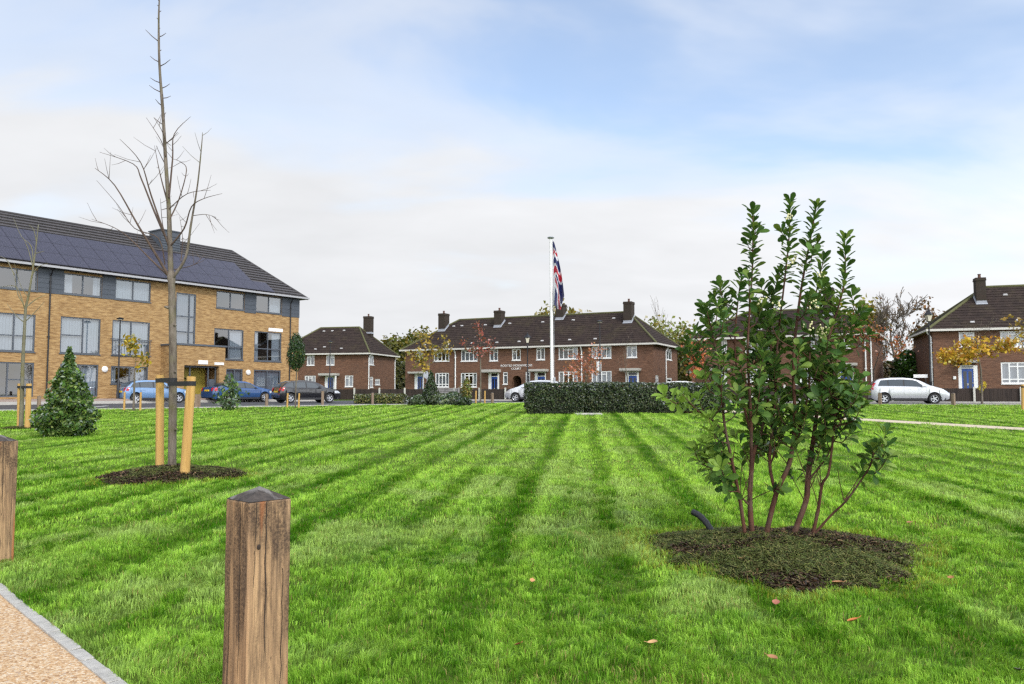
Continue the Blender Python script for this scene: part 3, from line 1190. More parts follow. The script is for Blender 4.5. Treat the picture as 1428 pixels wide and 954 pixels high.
for i, (o, st) in enumerate(up_ + lo_):
    o[3] = min(o[3], ZR1E - .1)
    window(h1, FR1, o, mat="white", curtain=["sides", "net"][i % 2], seed=i + 300, fw=.085, **st)
for o, bb, cc in ds:
    house_door(h1, FR1, o, bb, cc)
r_, hitR, NR1, ER = hip_roof(h1, FR1, RL_, RD, ZR1E, at(1090, 434, 64.5).z, 3.6, 3.2, .4, "tile", .34)
gutter(h1, FR1, RL_, RD, ZR1E + .03, .4)
P = hitR(1155, 440)
chimney(h1, FR1, P, NR1, .75, .9, at(1155, 401, P.y).z)
for a in (RL_ - .12, RL_ - .5):
    downpipe(h1, FR1, a, ZR1, ZR1E - .05, "white", .05)
for u, v in ((1012, 463), (1060, 460), (1110, 457), (1045, 442)):
    roof_vent(h1, FR1, hitR(u, v), NR1)
late_parent(h1)

# ================================================================== house at the right edge
QA = Vector((ax(1303, 54.5), 54.5, 0))
FQ = Fr(QA, (3214, -1090))
QL = 15.0
ZQ = g(QA.x + 4, 54)
ZQE = FQ.px(1350, 459.5)[1]
QD = 8.0
h2 = thing("semi_detached_house", "brown brick house with a chimney and a blue door behind the yellow tree", "house", FQ.p(QL / 2, -QD / 2, ZQ))
up_ = [(FQ.rect(1337, 463, 1359.5, 483.8), TR2A), (FQ.rect(1394.5, 461.5, 1443, 484), TR4)]
lo_ = [(FQ.rect(1395.5, 505, 1444, 535), TR4L), (FQ.rect(1500, 505, 1546, 535), TR4L)]
od, bd, cd = FQ.rect(1336, 509.5, 1364.5, 540), FQ.rect(1341, 514, 1358.5, 540), FQ.rect(1330, 503, 1363, 506.5)
od[2] = bd[2] = ZQ + .18
house_walls(h2, FQ, QL, QD, ZQ - .4, ZQE, [o for o, _ in up_ + lo_] + [od])
for i, (o, st) in enumerate(up_ + lo_):
    o[3] = min(o[3], ZQE - .1)
    window(h2, FQ, o, mat="white", curtain=["sides", "full", "net", "net"][i], seed=i + 400, fw=.085, **st)
house_door(h2, FQ, od, bd, cd)
r_, hitQ, NQ, EQ = hip_roof(h2, FQ, QL, QD, ZQE, at(1400, 401, 57).z, 4.2, 3.2, .4, "tile", .34)
gutter(h2, FQ, QL, QD, ZQE + .03, .4)
P = hitQ(1369, 424)
chimney(h2, FQ, P, NQ, .62, .8, at(1369, 387, P.y).z)
downpipe(h2, Fr(FQ.p(0, -QD, 0), FQ.n), QD - .15, ZQ, ZQE - .05, "white", .05)
for u, v in ((1402, 412), (1420, 447.5), (1356, 450)):
    roof_vent(h2, FQ, hitQ(u, v), NQ)
a, z = FQ.px(1331, 527)
lt = MB()
FQ.box(lt, a - .09, a + .09, .003, .09, z - .11, z + .11)
lt.build("wall_light", M["white"], h2, bevel=.02)
late_parent(h2)
# ================================================================== cars
def paint(name, col, metal=.35, rough=.28):
    t = NT(name)
    nz = t.noise(t.coord("Object"), 3, 3)
    return t.pbr(t.mix(nz, tuple(c * .93 for c in col), tuple(min(1, c * 1.05) for c in col)), rough, metal, None, .5, Coat_Weight=1.0, Coat_Roughness=.05)


M["paint_ltblue"] = paint("light_blue_car_paint", (.15, .27, .46), .2)
M["paint_blue"] = paint("deep_blue_car_paint", (.03, .09, .24), .3)
M["paint_black"] = paint("black_car_paint", (.006, .006, .009), 0)
M["paint_silver"] = paint("silver_car_paint", (.62, .63, .65), .4)
M["paint_white"] = paint("white_car_paint", (.74, .74, .74), 0)
M["paint_dark"] = paint("dark_grey_car_paint", (.045, .05, .065), .3)
M["autoglass"] = simple("tinted_car_glass", (.045, .055, .06), .04, var=.1, spec=.8)
M["trim"] = simple("black_car_plastic", (.02, .02, .022), .55)
M["tyre"] = simple("tyre_rubber", (.018, .018, .018), .85)
M["alloy"] = simple("alloy_wheel", (.55, .56, .58), .35, .8, var=.05)
M["redlens"] = simple("red_lamp_lens", (.45, .012, .02), .12, var=.05)
M["clearlens"] = simple("clear_lamp_lens", (.62, .64, .66), .1, .3, var=.1)
M["plate_y"] = simple("yellow_number_plate", (.75, .5, .03), .4, var=.03)
M["plate_w"] = simple("white_number_plate", (.75, .75, .72), .4, var=.03)

# side outlines: (x/len from the tail to the nose, top z, belt z) and key numbers
CAR = {
    "hatch": dict(L=4.15, W=1.72, H=1.45, wb=(.155, .79), wr=.31, belt=.90,
                  top=[(0, .62), (.006, .86), (.03, 1.0), (.10, 1.27), (.17, 1.39), (.30, 1.45), (.45, 1.45), (.55, 1.39), (.64, 1.22), (.735, .99), (.80, .935), (.90, .85), (.965, .72), (.995, .55), (1, .42)],
                  win=[(.075, .205), (.22, .40), (.42, .655)], screen=(.56, .725), rear=(.035, .15)),
    "saloon": dict(L=4.8, W=1.82, H=1.45, wb=(.19, .795), wr=.33, belt=.92,
                   top=[(0, .60), (.005, .93), (.03, 1.02), (.12, 1.09), (.22, 1.29), (.31, 1.42), (.42, 1.45), (.50, 1.44), (.58, 1.34), (.70, 1.06), (.76, .98), (.87, .89), (.96, .74), (.995, .56), (1, .40)],
                   win=[(.20, .33), (.345, .48), (.495, .685)], screen=(.565, .70), rear=(.125, .285)),
    "mpv": dict(L=4.1, W=1.70, H=1.54, wb=(.165, .80), wr=.31, belt=.97,
                top=[(0, .62), (.004, .95), (.02, 1.12), (.06, 1.36), (.12, 1.47), (.25, 1.53), (.42, 1.54), (.54, 1.49), (.64, 1.34), (.76, 1.07), (.82, 1.0), (.91, .88), (.97, .72), (.996, .52), (1, .42)],
                win=[(.085, .21), (.225, .41), (.43, .70)], screen=(.55, .755), rear=(.012, .085)),
}


def car(spec, name, label, cat, P, heading, body, group=None, plate_rear="plate_y", flag=None):
    c = CAR[spec]
    L, W, H = c["L"], c["W"], c["H"]
    tx = [t[0] * L for t in c["top"]]
    tz = [t[1] for t in c["top"]]
    root = thing(name, label, cat, (P[0], P[1], P[2]), heading, group)
    x0 = -L / 2
    wx = [w * L for w in c["wb"]]
    wr = c["wr"]
    RA_ = wr + .05

    xs = sorted(set(list(np.linspace(0, L, 49)) + tx + [w + RA_ * k for w in wx for k in (-1.0, -.96, -.86, -.7, -.5, -.25, 0, .25, .5, .7, .86, .96, 1.0)]))

    def ztop(x):
        # smooth curve through the outline
        s = 0
        for k in (-.035, 0, .035):
            s += np.interp(x + k, tx, tz)
        return s / 3

    def zbot(x):
        z = .21 + .10 * max(0, (x - .93 * L) / (.07 * L)) + .12 * max(0, (.05 * L - x) / (.05 * L))
        for w in wx:
            d = abs(x - w)
            if d < RA_:
                z = max(z, wr + math.sqrt(max(0, RA_ ** 2 - d * d)) * .98)
        return z

    def half(x):
        e = 1.0
        f = x / L
        if f < .10:
            e = 1 - .16 * ((.10 - f) / .10) ** 2.2
        if f > .84:
            e = 1 - .30 * ((f - .84) / .16) ** 2.0
        return W / 2 * e

    def belt(x):
        b = c["belt"] + .05 * (0.5 - x / L)
        return min(b, ztop(x) - .03)

    def row(x):
        w, zt, zb, be = half(x), ztop(x), zbot(x), belt(x)
        gh = max(0, min(1, (zt - be - .03) / (H - c["belt"])))
        wroof = w * (.93 - .21 * gh)
        zb2 = max(.40, zb + .02)
        zm = max(.62, zb2 + .02)
        be = max(be, zm + .02)
        zt = max(zt, be + .015)
        return [(w * .90, zb), (w * .975, zb2), (w, zm), (w * .975, be), (w * .95 * (1 - .02 * gh), be + (zt - be) * .04), (wroof * 1.03, be + (zt - be) * .80), (wroof * .93, be + (zt - be) * .955), (wroof * .55, zt - .005), (0, zt + .012)]

    rows = [row(x) for x in xs]
    nr = len(rows[0])
    V, Fc = [], []
    for x, r in zip(xs, rows):
        for y, z in r:
            V.append((x0 + x, -y, z))
        for y, z in r[-2::-1]:
            V.append((x0 + x, y, z))
    k = 2 * nr - 1
    for i in range(len(xs) - 1):
        for j in range(k - 1):
            Fc.append((i * k + j, (i + 1) * k + j, (i + 1) * k + j + 1, i * k + j + 1))
    Fc.append(tuple(range(k)))
    Fc.append(tuple((len(xs) - 1) * k + j for j in range(k))[::-1])
    b = MB()
    b.mesh(V, Fc)
    bo = b.build("body", M[body], root, smooth=38)

    # dark underbody and wheel wells
    u = MB()
    u.box((x0 + .12 * L * .5, -W / 2 * .84, .2), (x0 + L * .95, W / 2 * .84, .58))
    u.build("underbody", M["trim"], root)

    def side_pt(x, t, s, off=.006):
        r = row(x)
        y0, z0 = r[4]
        y1, z1 = r[5]
        return (x0 + x, s * (y0 + (y1 - y0) * t + off), z0 + (z1 - z0) * t)

    def glass_patch(name, corners, s, n=8, mat="autoglass", off=.006):
        """corners: (x,t) lower-rear, lower-front, upper-front, upper-rear"""
        m = MB()
        gr = []
        for j in range(4):
            tt = j / 3
            rw = []
            for i in range(n + 1):
                f = i / n
                xa = corners[0][0] + (corners[3][0] - corners[0][0]) * tt
                xb = corners[1][0] + (corners[2][0] - corners[1][0]) * tt
                ta = corners[0][1] + (corners[3][1] - corners[0][1]) * tt
                tb = corners[1][1] + (corners[2][1] - corners[1][1]) * tt
                rw.append(side_pt(xa + (xb - xa) * f, ta + (tb - ta) * f, s, off))
            gr.append(rw)
        for j in range(3):
            for i in range(n):
                m.face([gr[j][i], gr[j][i + 1], gr[j + 1][i + 1], gr[j + 1][i]])
        return m.build(name, M[mat], root, smooth=60)

    wins = c["win"]
    xa, xb = wins[0][0] * L, wins[-1][1] * L
    for s in (-1, 1):
        # one dark surround carrying pillars, with the panes proud of it
        for i, (a, d) in enumerate(wins):
            a, d = a * L, d * L
            first, last = i == 0, i == len(wins) - 1
            top_a = a + (.30 if first and spec == "saloon" else .14 if first else 0)
            top_d = d - ((.40 if spec != "mpv" else .48) if last else 0)
            lowt = .10
            cor = [(a, .22 if first else lowt), (d - (.02 if last else 0), lowt), (top_d, .93), (top_a, .93)]
            glass_patch("side_window", cor, s)
        xq = [wins[0][0] * L + .05, wins[-1][1] * L - .02]
        glass_patch("window_surround", [(xq[0] - .04, .10), (xq[1] + .06, .03), (xq[1] - (.40 if spec != "mpv" else .48) + .03, .985), (xq[0] + (.32 if spec == "saloon" else .16) - .03, .985)], s, 10, "trim", .002)

    def top_patch(name, xa, xb, wf, mat="autoglass", n=6):
        m = MB()
        gr = []
        for i in range(n + 1):
            x = xa + (xb - xa) * i / n
            r = row(x)
            rw = []
            for f in (-1, -.55, 0, .55, 1):
                yy = abs(f)
                y1, z1 = r[6]
                y2, z2 = r[7]
                y3, z3 = r[8]
                yw = y1 * wf * yy
                if yw > y2:
                    q = (yw - y2) / (y1 - y2)
                    z = z2 + (z1 - z2) * q
                else:
                    q = yw / max(y2, 1e-6)
                    z = z3 + (z2 - z3) * q
                dzdx = (ztop(x + .02) - ztop(x - .02)) / .04
                nl = math.hypot(dzdx, 1)
                rw.append((x0 + x - dzdx / nl * .008, math.copysign(yw, f), z + .008 / nl))
            gr.append(rw)
        for i in range(n):
            for j in range(4):
                m.face([gr[i][j], gr[i][j + 1], gr[i + 1][j + 1], gr[i + 1][j]])
        return m.build(name, M[mat], root, smooth=60)
    top_patch("windscreen", c["screen"][0] * L, c["screen"][1] * L, .97)
    top_patch("rear_window", c["rear"][0] * L, c["rear"][1] * L, .92)

    # wheels
    for w in wx:
        for s in (-1, 1):
            yc = s * (W / 2 - .115)
            Mt = Matrix.Translation((x0 + w, yc, wr)) @ Matrix.Rotation(s * -PI / 2, 4, "X")
            t = MB()
            t.lathe([(wr * .62, -.10), (wr * .93, -.10), (wr, -.07), (wr, .07), (wr * .93, .1), (wr * .66, .1), (wr * .62, .07)], 28, Mt, 0, False)
            wo = t.build("wheel", M["tyre"], root, smooth=40)
            rm = MB()
            rm.lathe([(wr * .67, .092), (wr * .63, .10), (wr * .57, .085), (wr * .55, .02)], 28, Mt, 0, False)
            rm.lathe([(.0001, .085), (wr * .13, .083), (wr * .15, .02)], 14, Mt)
            for q in range(5):
                A = 2 * PI * q / 5 + .3
                rm.box((-.034, .03, .045), (.024, wr * .6, .08), 0, Mt @ Matrix.Rotation(A, 4, "Z"))
            rm.build("rim", M["alloy"], wo)
            dk = MB()
            dk.lathe([(.0001, .02), (wr * .6, .02)], 20, Mt)
            dk.build("brake_disc", M["trim"], wo)

    # sill strip, door seams, handles, mirrors
    for s in (-1, 1):
        sl = MB()
        r_ = half(L * .5)
        sl.box((x0 + wx[0] + RA_ + .02, s * r_ * .985 - .012, .215), (x0 + wx[1] - RA_ - .02, s * r_ * .985 + .012, .34))
        sl.build("sill_trim", M["trim"], root)
        seam = MB()
        for f in (wins[0][1] * L + .02, wins[1][1] * L + .03, wins[2][1] * L + .02):
            for z0_, z1_ in ((.36, .62), (.62, belt(f) - .01)):
                r0 = row(f)
                y_at = lambda z: np.interp(z, [r0[0][1], r0[1][1], r0[2][1], r0[3][1]], [r0[0][0], r0[1][0], r0[2][0], r0[3][0]])
                seam.tube([(x0 + f, s * (y_at(z0_) - .003), z0_), (x0 + f, s * (y_at(z1_) - .003), z1_)], .007, 4)
        seam.build("door_seam", M["trim"], root)
        for f in (wins[1][0] * L + .10, wins[2][0] * L + .14):
            hd = MB()
            z = belt(f) - .10
            r0 = row(f)
            hd.box((x0 + f, s * (r0[3][0] + .004) - .018, z - .014), (x0 + f + .2, s * (r0[3][0] + .004) + .018, z + .014))
            hd.build("door_handle", M[body], root)
        mr = MB()
        xm = wins[2][1] * L - .18
        ym = s * (half(xm) + .08)
        zm = belt(xm) + .10
        mr.box((x0 + xm - .07, ym - .11, zm - .065), (x0 + xm + .06, ym + .09, zm + .065), taper=.8)
        mr.build("door_mirror", M[body] if spec != "hatch" else M["trim"], root, bevel=.02)
    # lamps
    for s in (-1, 1):
        tl = MB()
        if spec == "mpv":
            ys, zs_, z2, dx_ = .60, .82, 1.22, .10
        elif spec == "saloon":
            ys, zs_, z2, dx_ = .70, .76, .98, .26
        else:
            ys, zs_, z2, dx_ = .66, .76, .98, .2
        gr = []
        n1 = 6
        for j in range(5):
            z = zs_ + (z2 - zs_) * j / 4
            rw = []
            # x of the tail at this height
            xt = np.interp(z, tz[:6], tx[:6])
            for i in range(n1 + 1):
                f = i / n1
                if f < .5:
                    y = half(max(xt, .02)) * (ys + (.985 - ys) * f * 2)
                    x = xt - .012
                else:
                    x = xt + dx_ * (f - .5) * 2
                    rr = row(x)
                    y = np.interp(z, [q[1] for q in rr[:7]], [q[0] for q in rr[:7]]) + .008
                rw.append((x0 + x, s * y, z))
            gr.append(rw)
        for j in range(4):
            for i in range(n1):
                tl.face([gr[j][i], gr[j][i + 1], gr[j + 1][i + 1], gr[j + 1][i]])
        tl.build("tail_lamp", M["redlens"], root, smooth=50)
        hl = MB()
        gr = []
        for j in range(4):
            z = .62 + .16 * j / 3
            rw = []
            for i in range(7):
                x = L * (.985 - .115 * i / 6)
                rr = row(x)
                zz = min(z, rr[5][1])
                y = np.interp(zz, [q[1] for q in rr[:7]], [q[0] for q in rr[:7]]) + .008
                rw.append((x0 + x, s * y, zz))
            gr.append(rw)
        for j in range(3):
            for i in range(6):
                hl.face([gr[j][i], gr[j][i + 1], gr[j + 1][i + 1], gr[j + 1][i]])
        hl.build("headlight", M["clearlens"], root, smooth=50)
    pl = MB()
    xt = np.interp(.70 if spec != "saloon" else .8, tz[:6], tx[:6])
    zp = .72 if spec != "saloon" else .80
    pl.box((x0 - .025, -.26, zp - .055), (x0 + .012, .26, zp + .055))
    pl.build("number_plate", M[plate_rear], root)
    pf = MB()
    pf.box((x0 + L - .02, -.26, .42), (x0 + L + .02, .26, .53))
    pf.build("number_plate", M["plate_w"], root)
    gl = MB()
    gl.box((x0 + L - .05, -.5, .56), (x0 + L + .004, .5, .64))
    gl.build("grille", M["trim"], root)
    return root


def park(u, Y):
    x = ax(u, Y)
    return (x, Y, g(x, Y) + .008)


car("hatch", "parked_car", "light blue hatchback parked in front of the flats behind the staked bare tree", "car", park(216, 49.8), R(45), "paint_ltblue", "cars parked around the green")
car("saloon", "parked_car", "deep blue saloon parked by the entrance porch of the flats", "car", park(334, 54), R(50), "paint_blue", "cars parked around the green")
car("hatch", "parked_car", "black hatchback parked near the corner of the flats", "car", park(428, 50.6), R(38), "paint_black", "cars parked around the green")
car("mpv", "parked_car", "silver car facing away from the flats, nose showing beside the hedge", "car", park(746, 55.3), R(166), "paint_silver", "cars parked around the green")
car("hatch", "parked_car", "dark grey car with only its roof showing over the hedge", "car", (ax(829, 54.3), 54.3, g(6, 54.3) - .02), R(165), "paint_dark", "cars parked around the green")
car("hatch", "parked_car", "white car with only its roof showing over the hedge end", "car", (ax(938, 52.0), 52.0, g(10.7, 52) - .02), R(158), "paint_white", "cars parked around the green")
car("mpv", "parked_car", "silver people carrier parked by the dark fence beside the evergreen shrub", "car", park(1266, 45.8), R(-17), "paint_silver", "cars parked around the green")
# ================================================================== vegetation
def jit(rg, s):
    return Vector((rg.uniform(-s, s), rg.uniform(-s, s), rg.uniform(-s, s)))


def rand_rot_quads(centers, size, cols, rng, elong=1.6, up_bias=.0, normal_dirs=None, spread=.6):
    """Leaf polygons (4 verts, kite shaped). size (N,), cols (N,3)."""
    n = len(centers)
    if normal_dirs is None:
        d = rng.normal(size=(n, 3))
        d[:, 2] += up_bias
    else:
        d = normal_dirs + rng.normal(size=(n, 3)) * spread
    d /= np.linalg.norm(d, axis=1, keepdims=True) + 1e-9
    r = rng.normal(size=(n, 3))
    a = np.cross(d, r)
    a /= np.linalg.norm(a, axis=1, keepdims=True) + 1e-9
    b = np.cross(d, a)
    L = (size * elong / 2)[:, None]
    W = (size / 2)[:, None]
    fold = d * (size * .18)[:, None]
    P = np.stack([centers - a * L, centers + b * W + fold + a * L * .1, centers + a * L, centers - b * W + fold + a * L * .1], 1).reshape(-1, 3)
    Fc = np.arange(n * 4).reshape(n, 4)
    return P, Fc, np.repeat(cols, 4, 0)


def pal(rng, n, colors, var=.22, w=None):
    c = np.array(colors, float)
    i = rng.choice(len(c), n, p=w)
    k = rng.uniform(1 - var, 1 + var, (n, 1))
    return np.clip(c[i] * k * rng.uniform(.93, 1.07, (n, 3)), 0, 1)


class Grow:
    """A branching skeleton: tubes into mb, tips and twig points collected for foliage."""

    def __init__(s, seed, rmin=.003):
        s.rmin = rmin
        s.rg = random.Random(seed)
        s.mb = MB()
        s.tips = []

    def limb(s, p, d, L, r, depth, spread=.7, kids=(3, 5), shrink=.62, up=.25, wob=.12, n=5, sides=6, r_end=.55, start=.35):
        rg = s.rg
        d = Vector(d).normalized()
        path, rad = [Vector(p)], [r]
        cur = Vector(p)
        for i in range(n):
            d = (d + jit(rg, wob) + Vector((0, 0, up * .15))).normalized()
            cur = cur + d * (L / n)
            path.append(cur.copy())
            rad.append(max(s.rmin, r * (1 - (1 - r_end) * (i + 1) / n)))
        s.mb.tube(path, rad, sides)
        if depth <= 0:
            for q in path[1:]:
                s.tips.append(q.copy())
            return
        k = rg.randint(*kids)
        for j in range(k):
            f = start + (1 - start) * (j + rg.random()) / k
            i = min(n - 1, int(f * n))
            q = path[i].lerp(path[i + 1], f * n - i)
            base = (path[i + 1] - path[i]).normalized()
            az = rg.uniform(0, 2 * PI)
            side = base.orthogonal().normalized()
            side.rotate(Matrix.Rotation(az, 3, base))
            nd = (base * (1 - spread * .5) + side * spread + Vector((0, 0, up))).normalized()
            s.limb(q, nd, L * shrink * rg.uniform(.75, 1.15), max(s.rmin, rad[i] * .6), depth - 1, spread, kids, shrink, up, wob, max(3, n - 1), max(3, sides - 1), r_end, start)
        s.tips.append(cur.copy())


def tree(name, label, cat, P, H, crown_r, colors, seed, trunk_r=.12, clear=.3, n_leaf=2500, leaf=.16, depth=3, group=None, spread=.75, up=.3, bark="bark_dark", clump=.5,
         kids=(3, 5), mat="leaf", w=None, wob=.12, lean=(0, 0, 1), crown_name="crown", flat=1.0, rmin=.004, leaf_top=1.0):
    root = thing(name, label, cat, P, 0, group)
    G_ = Grow(seed, rmin)
    rng = np.random.default_rng(seed)
    trunk_top = H * clear
    G_.mb.tube([(0, 0, -.15), (0, 0, .02), (lean[0] * trunk_top * .5, lean[1] * trunk_top * .5, trunk_top * .5), (lean[0] * trunk_top, lean[1] * trunk_top, trunk_top)],
               [trunk_r * 1.35, trunk_r * 1.15, trunk_r, trunk_r * .9], 9)
    top = Vector((lean[0] * trunk_top, lean[1] * trunk_top, trunk_top - .05))
    G_.limb(top, (lean[0], lean[1], 1), (H - trunk_top) * .82, trunk_r * .85, depth, spread, kids, .60, up, wob, 6, 7, .25, .05)
    tr = G_.mb
    # scale limbs into the crown envelope
    pts = np.array([t[:] for t in G_.tips])
    if len(pts):
        upper = pts[:, 2] > trunk_top + .15 * (H - trunk_top)
        mx_, my_ = pts[upper, 0].mean() - lean[0], pts[upper, 1].mean() - lean[1]

        def centre(v):
            f = max(0, min(1, (v[2] - trunk_top) / max(.1, .45 * (pts[:, 2].max() - trunk_top))))
            return (v[0] - mx_ * f, v[1] - my_ * f, v[2])
        tr.v = [centre(v) for v in tr.v]
        pts = np.array([centre(tuple(p)) for p in pts])
        rad = np.hypot(pts[:, 0], pts[:, 1])
        k = crown_r / max(.1, np.percentile(rad, 96))
        zmax = pts[:, 2].max()
        kz = (H * .97 - trunk_top) / max(.1, zmax - trunk_top)

        def warp(v):
            if v[2] <= trunk_top:
                return v
            f = min(1, (v[2] - trunk_top) / (.12 * H))
            kk = 1 + (k - 1) * f
            return (v[0] * kk, v[1] * kk, trunk_top + (v[2] - trunk_top) * kz)
        tr.v = [warp(v) for v in tr.v]
        pts = np.array([warp(tuple(p)) for p in pts])
    tr.build("trunk", M[bark], root, smooth=60)
    if n_leaf:
        if leaf_top < 1:
            pts = pts[pts[:, 2] < H * leaf_top]
        i = rng.integers(0, len(pts), n_leaf)
        c = pts[i] + rng.normal(size=(n_leaf, 3)) * clump * np.array([1, 1, flat])
        tone = rng.uniform(.8, 1.2, len(pts))[i]
        cols = pal(rng, n_leaf, colors, .2, w) * tone[:, None]
        sz = leaf * rng.uniform(.65, 1.3, n_leaf)
        v, f, cc = rand_rot_quads(c, sz, cols, rng, 1.5, .4)
        np_mesh(crown_name, v, f, M[mat], root, cc)
    return root


def bush(name, label, cat, P, prof, colors, seed, n=3000, leaf=.08, group=None, core=True, mat="leaf_gloss", lump=.18, elong=1.8, flatten=1.0, core_k=.82):
    """A dense bush: prof = [(z, radius)], leaves spread through a lumpy shell volume, plus a stem."""
    root = thing(name, label, cat, P, 0, group)
    rng = np.random.default_rng(seed)
    z = np.array([p[0] for p in prof])
    r = np.array([p[1] for p in prof])
    zz = rng.uniform(z[0], z[-1], n * 3)
    rr = np.interp(zz, z, r)
    keep = rng.uniform(0, r.max(), n * 3) < rr
    zz, rr = zz[keep][:n], rr[keep][:n]
    n = len(zz)
    th = rng.uniform(0, 2 * PI, n)
    lumps = 1 + lump * (2 * fbm(th * 1.6 + 20, zz * 2.6 / max(.5, r.max()) + 5, seed, 3) - 1) * 1.6
    rad = rr * lumps * np.sqrt(rng.uniform(.25, 1.12, n))
    c = np.stack([rad * np.cos(th), rad * np.sin(th) * flatten, zz], 1)
    nd = np.stack([np.cos(th), np.sin(th), np.full(n, .55)], 1)
    clump = rng.uniform(.75, 1.25, 400)[(np.floor(th * 5) * 13 + np.floor(zz / .18) * 7).astype(int) % 400]
    cols = pal(rng, n, colors, .25) * clump[:, None]
    v, f, cc = rand_rot_quads(c, leaf * rng.uniform(.6, 1.3, n), cols, rng, elong, 0, nd, .95)
    np_mesh("foliage", v, f, M[mat], root, cc)
    st = MB()
    rg = random.Random(seed)
    for k in range(5):
        a = rg.uniform(0, 6.28)
        f1 = rg.uniform(.3, .6)
        h = z[-1] * (.55 if k else .93)
        rx = np.interp(h, z, r) * f1 if k else 0
        st.tube([(0, 0, -.1), (math.cos(a) * rx * .4, math.sin(a) * rx * .4 * flatten, h * .5), (math.cos(a) * rx, math.sin(a) * rx * flatten, h)], [.03, .02, .006], 5)
    st.build("stem", M["bark_dark"], root)
    return root


def gp(u, v_or_none, Y):
    x = ax(u, Y)
    return (x, Y, g(x, Y))


# ---------------------------------------------------------------- main bare tree
TY = 11.55
TP = Vector((ax(240, TY), TY, g(ax(240, TY), TY)))
bt = thing("young_tree", "tall bare young tree tied between two softwood stakes in a mulched circle", "tree", TP)
rg = random.Random(3)


def c8(x, y):
    return 100 + x / 2.167, y / 2.167


def wpath(pts, Y0, y_jit=.0, drift=0.0):
    out = []
    for i, (u, v) in enumerate(pts):
        out.append(at(u, v, Y0 + drift * i / max(1, len(pts) - 1)) - TP)
    return out


def smooth_path(P, k=3):
    Q = []
    for i in range(len(P) - 1):
        p0, p1, p2, p3 = P[max(0, i - 1)], P[i], P[i + 1], P[min(len(P) - 1, i + 2)]
        for j in range(k):
            t = j / k
            Q.append(.5 * ((2 * p1) + (p2 - p0) * t + (2 * p0 - 5 * p1 + 4 * p2 - p3) * t * t + (3 * p1 - p0 - 3 * p2 + p3) * t ** 3))
    Q.append(P[-1])
    return Q


def limb(mb, pts, Y0, r0, r1, drift=0, sides=7, knots=0):
    P = smooth_path(wpath(pts, Y0, 0, drift), 4)
    n = len(P)
    rad = []
    for i in range(n):
        f = i / (n - 1)
        r = r0 + (r1 - r0) * f
        if knots and rg.random() < .25:
            r *= 1 + knots * rg.random()
        rad.append(r)
    mb.tube(P, rad, sides)
    return P


tk = MB()
limb(tk, [(240, 672), (240, 663), (240, 640), (241, 560), (241, 480), (240, 420), (239, 390)], TY, .064, .048, 0, 12, .05)
tk.tube([at(239.5, 396, TY) - TP, at(239, 386, TY) - TP, at(238.4, 378, TY) - TP], [.05, .062, .045], 10)
for (u, v) in ((240.5, 520), (240, 455), (241.5, 600), (238, 430)):
    q = at(u, v, TY) - TP
    tk.tube([q, q + Vector((rg.choice((-1, 1)) * .07, -.05, .02))], [.03, .016], 6)
tk.build("trunk", M["bark_grey"], bt, smooth=70)
ld = MB()
P1 = limb(ld, [c8(300, 850), c8(297, 735), c8(293, 620), c8(285, 500), c8(275, 330), c8(265, 190), c8(263, 60), c8(265, -10), c8(264, -60)], TY, .040, .0045, .1, 9, .10)
ld.build("leader", M["bark_grey"], bt, smooth=70)
brs = [([(298, 842), (255, 770), (200, 680), (130, 560), (70, 508)], .034, .004, -.4),
       ([(290, 832), (240, 785), (150, 700), (60, 662)], .022, .003, .5),
       ([(294, 740), (250, 640), (210, 540), (185, 495), (85, 460)], .026, .003, .3),
       ([(293, 742), (240, 590), (208, 490), (145, 420)], .022, .003, -.5),
       ([(290, 612), (268, 530), (250, 440)], .018, .003, .3),
       ([(300, 842), (312, 830), (345, 775), (360, 680), (380, 560), (393, 435), (395, 400)], .040, .004, -.2),
       ([(297, 745), (340, 690), (362, 625), (400, 600), (455, 585)], .020, .003, -.4),
       ([(294, 598), (305, 480), (310, 405), (360, 352)], .022, .003, .25),
       ([(295, 665), (325, 600), (347, 515), (330, 490), (305, 480)], .016, .003, .4),
       ([(294, 632), (350, 585), (420, 575)], .012, .003, -.3),
       ([(284, 472), (270, 425), (225, 355)], .013, .003, .25),
       ([(286, 430), (270, 390), (248, 355)], .010, .003, -.2),
       ([(282, 800), (262, 720), (190, 690), (140, 620), (75, 545)], .014, .003, -.3),
       ([(310, 815), (370, 800), (402, 768)], .010, .0025, .3),
       ([(366, 652), (405, 648), (437, 657)], .008, .0025, 0),
       ([(296, 760), (275, 680), (268, 600)], .014, .003, .5),
       ([(330, 790), (335, 720), (326, 655)], .010, .0025, .4)]
tw = MB()
for pts, r0, r1, dr in brs:
    b_ = MB()
    P = limb(b_, [c8(*p) for p in pts], TY, r0 * .72, r1 * .7, dr, 7, .12)
    for k in range(rg.randint(2, 5)):
        i = rg.randint(int(len(P) * .35), len(P) - 2)
        d = (P[i + 1] - P[i]).normalized()
        sd_ = d.orthogonal().normalized()
        sd_.rotate(Matrix.Rotation(rg.uniform(0, 6.28), 3, d))
        L = rg.uniform(.12, .42)
        q = P[i]
        e = q + (d * .6 + sd_ * .8).normalized() * L
        b_.tube([q, q.lerp(e, .5) + Vector((0, 0, -.01)), e + Vector((0, 0, .03 * L))], [.004, .003, .0015], 5)
    b_.build("branch", M["bark_twig"] if r0 < .036 else M["bark_grey"], bt, smooth=70)
